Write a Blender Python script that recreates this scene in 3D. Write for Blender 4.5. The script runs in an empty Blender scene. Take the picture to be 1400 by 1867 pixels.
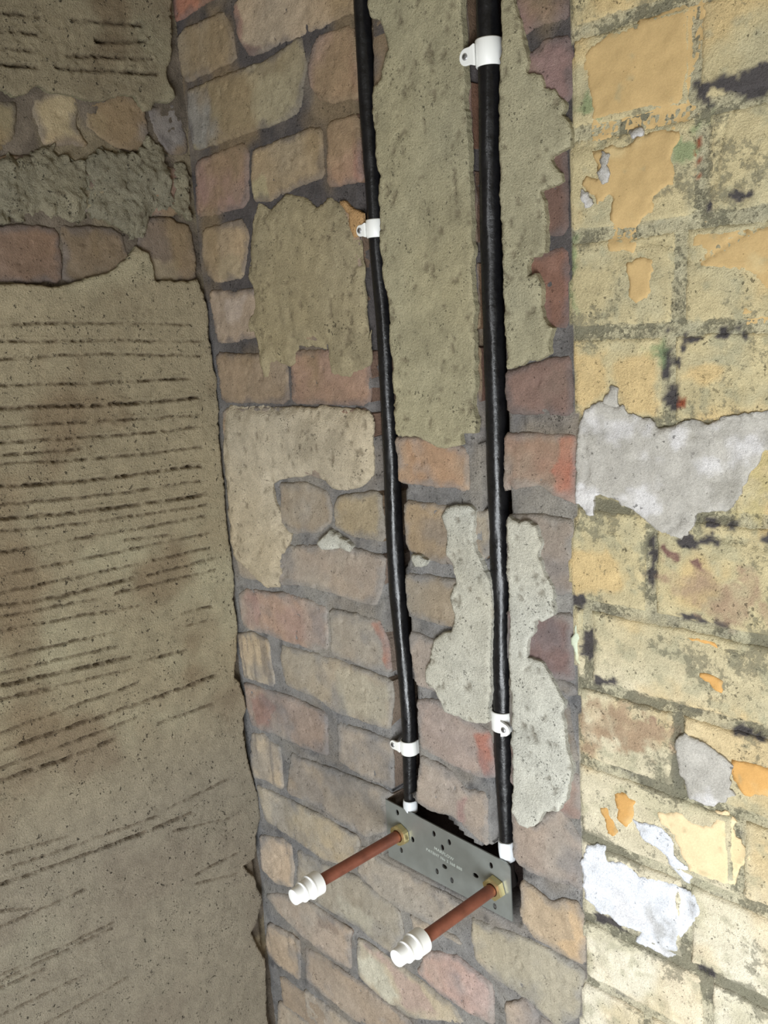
import bpy, bmesh, math, random
import numpy as np
from mathutils import Matrix, Vector
from mathutils.geometry import delaunay_2d_cdt

random.seed(4); RNG = np.random.default_rng(4)
S = bpy.context.scene
COL = S.collection

# ------------------------------------------------------------------ camera
cam = bpy.data.objects.new('camera', bpy.data.cameras.new('camera'))
COL.objects.link(cam); S.camera = cam
cam.data.sensor_fit = 'AUTO'; cam.data.sensor_width = 36.0
cam.data.lens = 36.0 * 1680.51 / 1867.0
cam.data.clip_start = 0.02
cam.matrix_world = Matrix(((0.69904729, -0.10254097, 0.70768512, 1.11975),
                           (0.71219940, 0.18851154, -0.67619185, -0.75),
                           (-0.06406944, 0.97670300, 0.20480810, 1.65),
                           (0, 0, 0, 1)))
# ------------------------------------------------------------------ world, lamps, exposure
W = bpy.data.worlds.new('room_air'); S.world = W; W.use_nodes = True
W.node_tree.nodes['Background'].inputs[0].default_value = (1.0, 0.86, 0.58, 1)
W.node_tree.nodes['Background'].inputs[1].default_value = 0.215
def area(name, loc, target, sx, sy, power, col):
    l = bpy.data.lights.new(name, 'AREA'); l.shape = 'RECTANGLE'; l.size = sx; l.size_y = sy
    l.energy = power; l.color = col
    o = bpy.data.objects.new(name, l); COL.objects.link(o)
    o.location = loc
    o.rotation_euler = (Vector(target) - Vector(loc)).to_track_quat('-Z', 'Y').to_euler()
    return o
area('window_daylight', (1.45, -1.38, 0.78), (0.72, 0.0, 0.97), 0.8, 0.9, 44.0, (0.93, 0.97, 1.0))
area('pipe_highlight_lamp', (1.15, -2.1, 1.62), (0.45, 0.0, 1.55), 0.32, 0.42, 6.0, (0.97, 0.98, 1.0))  # added lamp, no such window known; puts highlights on the pipes
S.view_settings.view_transform = 'Standard'; S.view_settings.look = 'None'
S.view_settings.exposure = -0.07; S.view_settings.gamma = 1.0
S.view_settings.use_curve_mapping = False

# ------------------------------------------------------------------ traced measurements
# outlines below are in tenths of a millimetre on each wall (across, up)
BRICKS = [[[180,127,105], [[-45,20521], [71,20503], [612,20562], [918,20560], [1499,20566], [1552,20893], [-29,21061]]], [[163,146,121], [[141,20379], [622,20376], [1053,20356], [1194,20074], [1207,19778], [88,19755], [-10,19861], [-37,20327]]], [[180,160,135], [[1247,20394], [1306,20002], [1488,19748], [2504,19733], [3339,19745], [3408,19959], [2581,20326], [1678,20452]]], [[158,145,118], [[90,19645], [666,19644], [1748,19633], [2467,19721], [2534,19413], [2368,18959], [2178,18909], [1355,18902], [108,18876], [71,19305]]], [[177,148,128], [[2738,19656], [3326,19631], [3390,19182], [3362,18908], [2905,18918], [2729,19015], [2576,19194], [2568,19406]]], [[167,137,121], [[80,18730], [824,18782], [1191,18791], [1292,18634], [1211,18124], [1045,18025], [-6,18028]]], [[165,146,118], [[1379,18666], [2151,18715], [2726,18710], [2696,18167], [2070,18113], [1668,18028], [1310,18087], [1292,18375]]], [[169,139,117], [[2832,18733], [3327,18729], [3345,18030], [2752,18050]]], [[165,148,124], [[107,17860], [1001,17884], [1160,17670], [946,17144], [309,17139], [116,17259], [21,17530]]], [[173,153,132], [[120,17020], [1054,16998], [1903,16881], [1831,16350], [1135,16369], [225,16309], [170,16444]]], [[164,144,123], [[1399,17861], [3226,17751], [3234,17027], [1286,17118]]], [[159,139,117], [[1987,16923], [3241,16928], [3195,16286], [2005,16302], [1895,16446]]], [[156,138,117], [[142,16176], [1028,16138], [1728,16187], [1669,15513], [160,15485]]], [[158,132,115], [[1827,16185], [3253,16173], [3203,15522], [1735,15503]]], [[162,143,121], [[166,15404], [1693,15439], [1647,14603], [1208,14459], [60,14441]]], [[157,130,112], [[1808,15432], [3224,15455], [3176,14674], [2932,14535], [1730,14587]]], [[154,142,126], [[158,14306], [1088,14382], [1209,13963], [1252,13763], [129,13654]]], [[156,140,120], [[1342,14403], [1899,14471], [2308,14378], [2381,14195], [2343,14000], [2116,13845], [1461,13732], [1301,13860]]], [[164,147,119], [[2521,14334], [3298,14476], [3311,13867], [2771,13840], [2415,13944], [2428,14200]]], [[167,153,139], [[1363,13537], [2125,13650], [2756,13691], [3307,13664], [3212,13258], [3102,13009], [2623,13008], [1577,13031], [1139,12959], [1155,13336]]], [[162,150,134], [[58,13474], [1074,13534], [991,12958], [208,12905]]], [[173,149,134], [[98,12627], [316,12761], [922,12793], [1216,12843], [1922,12811], [2098,12799], [2076,12199], [1772,12121], [1150,12113], [332,12122], [118,12140]]], [[160,150,137], [[2177,12792], [3135,12815], [3227,12597], [3270,12150], [2718,12114], [2134,12145]]], [[195,176,149], [[-56,11981], [326,12084], [736,12025], [785,11333], [203,11299], [-8,11285], [-20,11663]]], [[168,157,140], [[1014,12036], [1629,12055], [2159,12084], [3262,12053], [3287,11860], [3170,11347], [2638,11326], [2200,11316], [1652,11424], [1072,11418], [1010,11750]]], [[163,146,134], [[-12,11208], [735,11246], [1106,11270], [1930,11231], [1889,10597], [1439,10553], [595,10547], [102,10532], [8,10829]]], [[164,152,138], [[2135,11173], [3201,11215], [3205,10933], [3168,10513], [2554,10508], [2100,10569]]], [[197,180,156], [[51,10387], [393,10488], [536,10403], [780,10375], [758,9681], [229,9657], [-84,9605]]], [[167,153,136], [[1038,10368], [1272,10354], [2068,10430], [3163,10455], [3021,10338], [2994,9873], [2555,9587], [2302,9596], [1473,9704], [849,9661]]], [[181,168,145], [[48,9529], [721,9552], [1526,9562], [2359,9530], [2416,9461], [2296,9074], [1686,8858], [824,8925], [227,8977], [133,9238]]], [[169,157,142], [[2449,9424], [2942,9365], [3653,9361], [4310,9378], [4328,9283], [4285,9175], [4247,9151], [3873,8815], [3226,8754], [2715,8794], [2326,8972]]], [[195,176,154], [[12,8630], [578,8809], [817,8764], [836,8374], [747,8034], [336,7938], [-19,8015]]], [[171,161,144], [[974,8778], [1570,8769], [2266,8865], [3115,8725], [3178,8425], [2958,7954], [2257,8067], [1745,8018], [1212,8040], [851,8059]]], [[173,159,142], [[3323,8754], [3846,8791], [4127,8808], [4222,8738], [3867,8726], [3811,8666], [3698,8556], [3402,8546]]], [[181,164,147], [[10,7585], [436,7795], [1202,7956], [1734,7926], [2119,7934], [2022,7734], [2023,7267], [1651,7195], [914,7233], [257,7380]]], [[194,167,156], [[3821,8441], [4160,8547], [4329,8483], [4686,8437], [4714,8305], [4715,7860], [4312,7782], [3802,7787], [3381,7925], [3630,8345]]], [[178,171,153], [[4426,9224], [4728,9243], [5309,9344], [5884,9361], [6058,9300], [5994,9038], [5976,8702], [5695,8404], [5276,8509], [4830,8535], [4459,8635], [4415,8907]]], [[191,172,150], [[-5,7066], [613,7149], [798,7114], [713,6356], [172,6353], [-159,6447]]], [[177,162,146], [[922,7071], [1484,7129], [1903,7106], [2235,7124], [3198,7045], [3312,6793], [2347,6499], [2032,6378], [1429,6428], [903,6478]]], [[192,180,158], [[2198,7858], [2482,7884], [3062,7841], [3436,7819], [4018,7743], [4207,7569], [3203,7104], [2649,7116], [2172,7247]]], [[185,170,151], [[74,5662], [686,5696], [1201,5670], [1146,5208], [-62,4931]]], [[181,168,151], [[790,6269], [1271,6258], [1943,6267], [2320,6225], [2278,5797], [1327,5786], [844,5785]]], [[181,164,148], [[4908,8244], [5234,8547], [5400,8376], [5736,8388], [5886,7919], [4880,7658]]], [[174,143,116], [[3614,15130], [3893,15163], [4576,15101], [4670,15051], [4713,14980], [4692,14616], [4397,14628], [4037,14617], [3699,14609], [3632,14634]]], [[159,140,115], [[3689,14397], [4433,14411], [4869,14380], [4988,14421], [4989,14001], [4735,13697], [4488,13698], [4024,13740], [3688,13816]]], [[154,142,125], [[3650,13519], [4528,13547], [4964,13502], [4915,13026], [4339,12979], [3732,12975], [3625,13050]]], [[162,150,139], [[3650,12766], [4005,12755], [4927,12791], [4899,12242], [4642,12081], [4067,12099], [3692,12113]]], [[167,150,139], [[3703,11895], [4059,11989], [4852,11808], [4899,11279], [4745,11196], [4329,11188], [3711,11259]]], [[171,156,142], [[3704,11167], [4217,11118], [4420,10944], [4761,11019], [4736,10323], [4389,10422], [4178,10512], [3808,10445], [3578,10490]]], [[137,116,111], [[5552,19291], [6099,19204], [6104,19011], [5859,19028], [5633,18992]]], [[142,117,112], [[5348,18823], [5729,18799], [5854,18885], [6109,18853], [6147,18687], [6129,18327], [5914,18276], [5324,18325]]], [[137,114,105], [[5274,15899], [5520,15939], [5788,16026], [6052,16038], [6062,15482], [5265,15472]]], [[153,121,103], [[5221,15249], [5904,15284], [6099,15271], [6082,14585], [5784,14676], [5641,14742], [5316,14679], [5193,14659]]], [[140,122,111], [[5214,14380], [5587,14429], [6038,14418], [6029,13684], [5791,13616], [5178,13614]]], [[128,107,103], [[5165,13317], [5634,13368], [6002,13438], [6004,12727], [5783,12691], [5160,12716]]], [[132,120,105], [[5168,12639], [5612,12745], [6012,12655], [6031,12585], [5904,12515], [6032,11791], [5125,11949]]], [[144,117,108], [[5139,11750], [5882,11723], [6049,11662], [6048,11153], [5864,11105], [5128,11230]]], [[165,152,142], [[5118,10946], [5449,10831], [5607,11074], [5791,11182], [5938,11090], [6047,10929], [6041,10309], [5855,10312], [5615,10242], [5215,10263], [5121,10356]]], [[186,166,140], [[5228,10093], [5644,9979], [5795,10099], [5975,10129], [6078,9999], [6060,9394], [5700,9386], [5396,9405], [5186,9556]]]]
STAINS = [[[150,113,105],0.64,5,[[1227,20399], [1345,20368], [1435,20169], [1351,19902], [1770,19781], [1487,19737], [1282,19985]]], [[137,138,142],0.56,8,[[81,19598], [567,19594], [587,19208], [937,18929], [66,18908]]], [[175,165,137],0.48,8,[[1643,19458], [2240,19372], [2253,18916], [1237,18946], [1193,19187]]], [[173,166,131],0.56,6,[[1305,18325], [1553,18336], [1673,18063], [1312,18099]]], [[158,118,107],0.64,4,[[3292,19600], [3384,19577], [3412,18938], [3252,18930]]], [[156,118,106],0.64,4,[[3263,18725], [3388,18701], [3383,18024], [3222,18027]]], [[161,131,124],0.48,10,[[154,18618], [873,18557], [926,18089], [102,18092]]], [[166,153,125],0.48,7,[[363,17447], [951,17444], [903,17147], [360,17162]]], [[186,172,161],0.56,7,[[453,16894], [1001,16938], [768,16592], [441,16553]]], [[163,130,123],0.64,9,[[300,12662], [580,12734], [583,12257], [265,12194]]], [[171,145,136],0.48,12,[[891,12577], [1972,12688], [2045,12215], [1197,12193]]], [[152,117,107],0.64,7,[[147,10943], [450,11123], [780,11036], [573,10654], [251,10587]]], [[169,105,84],0.72,4,[[3030,12764], [3306,12859], [3370,12648], [3359,12213], [3188,12172], [3133,12494]]], [[182,177,159],0.48,12,[[2208,11962], [3226,11971], [3116,11386], [2267,11346]]], [[126,127,127],0.36,14,[[851,10485], [1431,10490], [2107,10490], [2551,10473], [1890,10324], [1188,10266]]], [[199,188,171],0.56,6,[[214,9559], [717,9524], [790,8951], [253,9013]]], [[194,190,173],0.48,14,[[1842,8418], [2528,8354], [2615,8024], [2131,8055], [1855,8079]]], [[186,160,153],0.64,10,[[2233,7837], [2717,7851], [3385,7719], [3794,7475], [3118,7168], [2825,7757]]], [[213,212,195],0.6,10,[[2158,7589], [2463,7685], [2813,7620], [3043,7350], [2796,7178], [2175,7268]]], [[196,172,165],0.48,12,[[4245,8310], [4685,8416], [4692,7868], [4315,7827]]], [[193,179,158],0.48,8,[[4420,8783], [4832,8577], [4967,8546], [4694,8588], [4434,8622]]], [[176,112,94],0.72,4,[[4622,11719], [4878,11836], [4913,11305], [4744,11185], [4676,11333]]], [[158,126,122],0.64,5,[[4301,10748], [4441,10841], [4391,10468], [4255,10439]]], [[184,111,90],0.74,1.5,[[5903,15254], [6099,15271], [6082,14576], [5783,14650], [5869,14813], [5791,14909], [5896,15018]]], [[142,110,103],0.48,3,[[6010,17091], [6070,17085], [6051,16405], [5991,16441]]], [[140,114,108],0.4,3,[[5689,16595], [5838,16586], [5831,16380], [5747,16419]]], [[208,179,142],0.72,3,[[5831,10107], [5975,10129], [6081,10001], [6060,9394], [5957,9410], [5721,9484], [5780,9583], [5964,9673], [5898,9898]]], [[178,152,127],0.64,4,[[3623,15111], [3784,15138], [3856,14691], [3646,14635]]], [[189,176,152],0.64,3,[[4822,14385], [4988,14430], [4958,13845], [4837,13808]]], [[115,100,92],0.48,6,[[1357,7888], [1714,7974], [1766,7746], [1327,7634]]]]
PLASTER = [["P1",[[3683,20228], [3653,19785], [3692,19617], [3850,19541], [3949,19289], [3767,18948], [3647,18928], [3643,18673], [3664,18149], [3674,17958], [3626,17448], [3613,16999], [3704,16716], [3679,16276], [3698,16008], [3677,15531], [3671,15182], [3718,15154], [3962,15175], [4215,15092], [4489,15069], [4675,15134], [4646,15243], [4860,15270], [4889,15360], [4851,15502], [4857,15608], [4912,15767], [4914,15993], [4922,16337], [4941,17428], [4948,17948], [4942,18625], [4949,19117], [4946,19441], [4953,19851]]], ["P4",[[5452,19612], [5558,19400], [5552,19264], [5590,19177], [5623,18984], [5670,18865], [5696,18735], [5672,18647], [5854,18576], [5890,18460], [5989,18440], [6103,18294], [6060,18179], [6136,18104], [6151,17916], [5991,17864], [5949,17807], [6025,17684], [6024,17621], [5798,17589], [5856,17483], [5858,17238], [5819,17010], [5680,16989], [5623,16927], [5641,16823], [5727,16833], [5777,16728], [5758,16490], [5818,16384], [5890,16313], [5897,16301], [5845,16207], [5840,16063], [5697,15984], [5575,16010], [5469,15953], [5319,15921], [5317,16322], [5317,17039], [5328,17721], [5330,18219], [5365,18698], [5417,19003], [5431,19311]]], ["P0",[[1284,17849], [1395,18026], [1667,17944], [1998,18062], [2291,18000], [2561,17832], [2785,17934], [2978,17823], [3111,17506], [3263,17382], [3275,17014], [3280,16576], [3282,16273], [3330,16396], [3307,15973], [2916,15861], [2560,15842], [2507,16156], [1987,16247], [1909,16026], [1819,15966], [1725,16008], [1525,16031], [1382,15990], [1322,15822], [1216,15822], [1197,15929], [1152,16099], [1149,16310], [1101,16458], [928,16434], [1158,16780], [1150,17005], [1042,17138]]], ["P2",[[273,15437], [1197,15457], [2239,15480], [2727,15471], [3257,15464], [3223,14689], [3005,14513], [2733,14449], [2485,14406], [2130,14607], [1793,14539], [1408,14487], [1183,14402], [1252,14139], [1355,13858], [1532,13744], [1457,13577], [1253,13389], [1212,13105], [1129,12904], [803,12849], [513,12970], [294,13082], [69,13197], [59,13733], [81,14216], [83,14807]]], ["P3",[[4459,14427], [4693,14450], [4809,14387], [4773,14177], [4807,13935], [4915,13741], [5004,13641], [5002,13593], [4978,13127], [4934,12526], [4892,11949], [4665,11884], [4434,11881], [4223,11887], [4126,12031], [4080,12148], [3917,12171], [3932,12368], [4062,12652], [4099,12785], [4294,12929], [4399,12950], [4437,13140], [4387,13351], [4463,13543], [4464,13554], [4426,13745], [4330,13829], [4376,14129], [4311,14296]]], ["P5",[[5270,14400], [5421,14327], [5509,14373], [5635,14316], [5694,14217], [5712,14131], [5645,14033], [5704,13917], [5762,13764], [5830,13632], [5752,13789], [5832,13677], [5807,13547], [5823,13405], [5683,13323], [5597,13306], [5569,13152], [5477,13039], [5448,12862], [5667,12856], [5770,12730], [5850,12600], [5931,12471], [5895,12330], [5938,11981], [5996,11827], [5992,11652], [5941,11362], [5807,11195], [5640,11134], [5555,10960], [5413,10845], [5272,10833], [5177,10965], [5201,11285], [5217,12002], [5219,12399], [5211,12885], [5241,13046], [5235,13557]]], ["chip",[[2097,13683], [2363,13889], [2469,13859], [2540,13805], [2662,13799], [2776,13730], [2708,13663], [2525,13665], [2169,13606]]], ["orange",[[2947,17848], [3049,17856], [3171,17755], [3328,17694], [3321,17461], [3170,17430], [3085,17573], [3099,17700]]], ["lump",[[3794,13774], [3959,13787], [4062,13731], [4001,13641], [3810,13633]]]]
PAINT = [["ochre",[[6831,18812], [7186,18819], [7410,18844], [7412,18556], [7358,18349], [7316,18235], [7289,18091], [7389,17959], [7275,17892], [6948,17899], [6729,17952], [6534,17919], [6332,17899], [6309,18013], [6354,18143], [6358,18332], [6311,18504], [6244,18573], [6297,18655], [6465,18735], [6547,18780], [6659,18766], [6799,18731]]], ["ochre",[[6365,17865], [6728,17845], [6948,17886], [7188,17856], [7114,17662], [7129,17529], [7129,17450], [6945,17395], [6960,17285], [6818,17166], [6800,16974], [6751,16895], [6519,16944], [6506,17216], [6560,17419], [6527,17452], [6389,17343], [6374,17444], [6255,17560], [6274,17628], [6394,17610], [6397,17721], [6347,17785]]], ["ochre",[[6684,16816], [6815,16889], [6943,16863], [6910,16573], [6812,16480], [6715,16557]]], ["ochre",[[7323,17069], [7704,17090], [7719,17025], [7937,17038], [8023,17028], [8034,16526], [7903,16535], [7833,16681], [7485,16722], [7339,16761], [7426,16860], [7323,16923]]], ["ochre",[[7322,17141], [7551,17136], [7566,17113], [7424,17097], [7323,17092]]], ["ochre",[[7744,16404], [7796,16414], [7952,16344], [8015,16317], [8017,16243], [7760,16250]]], ["cream",[[6079,16055], [6474,16062], [6436,15818], [6469,15760], [6330,15583], [6206,15475], [6103,15578]]], ["cream",[[6555,15961], [6952,16067], [6997,15874], [6981,15624], [6965,15483], [6760,15505], [6632,15589], [6568,15746]]], ["cream",[[7207,15873], [7280,15926], [7422,15978], [7617,15936], [7632,15819], [7424,15765], [7207,15819]]], ["deep",[[7736,12369], [7837,12417], [8118,12432], [8124,12178], [7942,12145], [7828,12090], [7754,12127]]], ["deep",[[6511,11614], [6620,11669], [6708,11631], [6715,11479], [6634,11309], [6544,11345], [6509,11456], [6492,11537]]], ["deep",[[6323,11388], [6398,11433], [6470,11300], [6542,11221], [6486,11128], [6393,11128], [6358,11294]]], ["peach",[[6967,11588], [7184,11667], [7345,11644], [7518,11660], [7579,11763], [7547,11816], [7684,11850], [7774,11804], [7731,11676], [7807,11594], [7895,11566], [7912,11477], [7795,11365], [7768,11175], [7617,11077], [7365,11035], [7299,11109], [7217,11193], [7168,11326], [7101,11452], [7001,11482]]], ["deep",[[7290,13460], [7412,13478], [7516,13463], [7576,13439], [7442,13429], [7336,13432]]], ["deep",[[7383,13162], [7504,13160], [7594,13137], [7610,13035], [7550,13035], [7475,13077], [7407,13106]]], ["cream",[[6028,14104], [6443,14177], [6614,14123], [6629,13970], [6610,13779], [6293,13708], [6073,13687], [6002,13839]]], ["white",[[6102,10905], [6334,10997], [6389,10855], [6611,10892], [6754,10809], [6965,10864], [7185,10855], [7349,10858], [7415,10751], [7351,10584], [7269,10441], [7186,10207], [7135,10057], [7066,9986], [6855,10007], [6675,10010], [6767,10165], [6547,10171], [6301,10188], [6243,10180], [6205,10238], [6087,10261], [6055,10587]]], ["white",[[6706,11406], [6864,11430], [7068,11422], [7135,11313], [7184,11180], [7299,11126], [7348,11028], [7333,10953], [7234,10945], [7135,11057], [7068,11166], [6862,11205], [6793,11282]]], ["mint",[[6056,13369], [6090,13225], [6094,13007], [6120,12928], [6064,12949], [6021,13143]]], ["filler",[[6153,15459], [6260,15522], [6399,15599], [6632,15574], [6664,15517], [6760,15505], [6965,15426], [6980,15384], [7311,15452], [7650,15490], [7691,15531], [7771,15546], [8045,15579], [8053,15232], [7937,15212], [7900,15091], [7835,14953], [7716,14752], [7619,14687], [7330,14642], [7315,14498], [7301,14395], [7164,14392], [7024,14419], [6945,14469], [6849,14547], [6687,14620], [6383,14727], [6329,14661], [6326,14506], [6203,14539], [6096,14607], [6098,14827], [6111,15060], [6131,15291]]], ["filler",[[6424,15614], [6502,15746], [6568,15732], [6599,15617], [6615,15574]]], ["filler",[[7183,12402], [7246,12501], [7449,12498], [7602,12435], [7737,12338], [7740,12091], [7740,12106], [7770,12039], [7577,11891], [7454,11879], [7296,11889], [7215,12041]]], ["filler",[[6432,17826], [6532,17824], [6545,17560], [6478,17528], [6428,17605]]], ["filler",[[6228,17521], [6340,17449], [6373,17373], [6286,17370], [6235,17434]]], ["filler",[[6729,17952], [6871,17953], [6886,17897], [6792,17854]]]]
PAINT_STAINS = [["dark",[[7317,18210], [7540,18175], [7674,18170], [7792,18204], [7995,18194], [7999,18007], [7808,17998], [7690,17974], [7609,18063], [7485,18101], [7445,17998], [7317,18085]]], ["dark",[[7535,17347], [7687,17295], [7931,17311], [8016,17287], [7756,17242], [7647,17275]]], ["dark",[[7416,17254], [7479,17278], [7445,17172]]], ["dark",[[7088,16239], [7279,16206], [7477,16173], [7279,16133], [7236,16047], [7199,15873], [7133,15955], [7206,16061], [7206,16168]]], ["dark",[[7666,16295], [7745,16329], [7761,16177], [7532,16165]]], ["dark",[[7118,15764], [7192,15764], [7208,15573], [7133,15543], [7027,15555]]], ["dark",[[7013,16065], [7118,16063], [7118,15873], [7027,15818]]], ["dark",[[7330,14642], [7505,14647], [7760,14564], [7521,14501], [7433,14583]]], ["dark",[[7870,14522], [8069,14560], [8071,14466], [7872,14426]]], ["dark",[[7133,14381], [7434,14433], [7551,14398], [7256,14338]]], ["dark",[[6905,14419], [6945,14439], [6928,14152], [6911,14044], [6880,14221]]], ["dark",[[6896,14253], [6960,14262], [6959,13960], [6910,13784], [6878,13947]]], ["dark",[[7102,13696], [7350,13698], [7515,13655], [7674,13701], [7632,13642], [7440,13641], [7227,13644]]], ["dark",[[6099,13210], [6250,13390], [6283,13199], [6205,12982], [6094,13024]]], ["dark",[[6313,12856], [6493,12867], [6527,12759], [6199,12727]]], ["dark",[[5997,13657], [6165,13670], [6218,13597], [6106,13528], [5994,13524]]], ["dark",[[7717,12685], [7889,12750], [8030,12702], [8031,12628], [7819,12639]]], ["dark",[[6242,10161], [6320,10187], [6491,10154], [6675,10103], [6638,10011], [6471,10079], [6240,10046]]], ["dark",[[6539,10260], [6585,10272], [6695,10232], [6658,10215]]], ["dark",[[7403,10069], [7532,10118], [7565,10066], [7468,10033]]], ["dark",[[7820,11679], [7922,11687], [7953,11620], [7865,11649]]], ["green",[[7129,17737], [7304,17848], [7361,17901], [7348,17752], [7305,17618], [7129,17633]]], ["green",[[6048,17136], [6119,17070], [6122,16492], [6049,16496]]], ["green",[[6237,18247], [6356,18244], [6337,18118], [6243,18164]]], ["green",[[6890,16068], [6983,16107], [7013,15956], [6905,15985]]], ["red",[[7333,17818], [7383,17796], [7376,17721], [7333,17741]]], ["red",[[7348,17663], [7384,17618], [7356,17495], [7320,17564]]], ["red",[[7185,15682], [7252,15656], [7267,15560], [7207,15586]]], ["plum",[[7024,14271], [7180,14218], [7287,14204], [7480,14203], [7407,14134], [7180,14181], [7071,14218]]], ["plum",[[6802,12560], [6971,12631], [7053,12574], [6970,12494], [6819,12491]]], ["brown",[[7055,14126], [7437,14124], [7932,14117], [8002,13989], [8006,13794], [7871,13740], [7660,13698], [7288,13776], [7071,13903]]], ["brown",[[6140,12592], [6454,12640], [6735,12632], [7118,12624], [7134,12275], [6868,12225], [6410,12153], [6128,12032]]], ["olive",[[7977,15175], [7902,14971], [7838,14818], [7785,14690], [8055,14572], [8054,15180]]]]
LEFT_BRICKS = [[[138,128,104], [[2667,19257], [2480,19287], [2332,19271], [2412,18840], [2609,18738], [2752,18695]]], [[167,146,114], [[2135,19313], [1885,19439], [1556,19454], [1539,19354], [1581,19055], [1484,18856], [1897,18843], [2088,18855], [2110,19074]]], [[135,118,101], [[1445,19319], [876,19541], [618,19356], [607,19117], [802,18836], [1282,18965], [1478,19087]]], [[140,121,99], [[526,19401], [54,19486], [30,19067], [42,18853], [299,18872], [525,19075]]], [[124,105,92], [[2882,17841], [2384,17862], [2013,17858], [2061,17201], [2838,17216], [2976,17219]]], [[127,113,96], [[1984,17847], [1592,17890], [1170,17777], [1118,17531], [1051,17182], [2030,17201]]], [[128,115,103], [[926,17904], [649,18010], [125,17946], [66,17532], [93,17190], [729,17176], [1004,17206]]], [[139,108,98], [[2620,18661], [2315,18660], [2129,18606], [2210,18218], [2703,18110], [2795,18412]]], [[132,113,100], [[1592,18640], [1002,18606], [931,18076], [1652,18030]]], [[134,115,101], [[831,18617], [144,18658], [93,18076], [851,18029]]]]
LEFT_UPPER_COAT = [[2878,19239], [2542,19402], [2371,19315], [2198,19366], [2087,19476], [1927,19407], [1728,19407], [1577,19402], [1479,19367], [1212,19396], [982,19490], [789,19488], [671,19311], [551,19347], [509,19447], [391,19459], [273,19459], [186,19553], [219,19646], [279,19759], [278,19879], [200,19985], [157,20133], [126,20375], [95,20733], [43,21208], [2701,20788]]
LEFT_ROUGH = [[[2160,18750], [2004,18806], [1920,18700], [1588,18700], [1581,18470], [1630,18211], [1700,17904], [1949,17968], [2272,17982], [2568,17929], [2765,17858], [2900,17877], [2821,18401], [2643,18671], [2497,18725], [2439,18642]], [[1535,18704], [1335,18811], [844,18775], [577,19060], [531,18967], [347,18785], [381,18286], [467,18083], [716,18001], [868,17725], [991,17674], [1243,17890], [1587,17954], [1614,18235]], [[308,18738], [170,18747], [62,18629], [89,18043], [136,17914], [339,18137]]]
LEFT_MAIN_COAT = [[2873,17200], [2568,17182], [2155,17127], [1940,17193], [1556,17283], [1444,17306], [1174,17450], [1009,17623], [845,17549], [774,17196], [290,17161], [130,17184], [73,16998], [68,17032], [25,16745], [35,16405], [20,16140], [-11,15736], [-15,15410], [28,15005], [29,14590], [47,14031], [48,13459], [19,12988], [67,12588], [48,12315], [56,12070], [125,11664], [201,11366], [91,11257], [40,10802], [117,10682], [122,10265], [76,9760], [27,9626], [-15,9199], [-15,8969], [92,8695], [156,8335], [374,8307], [340,8232], [215,8011], [110,7597], [257,7276], [381,7145], [284,6847], [165,6531], [188,6131], [242,5464], [25,3000], [6200,3000], [6200,17200]]
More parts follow.
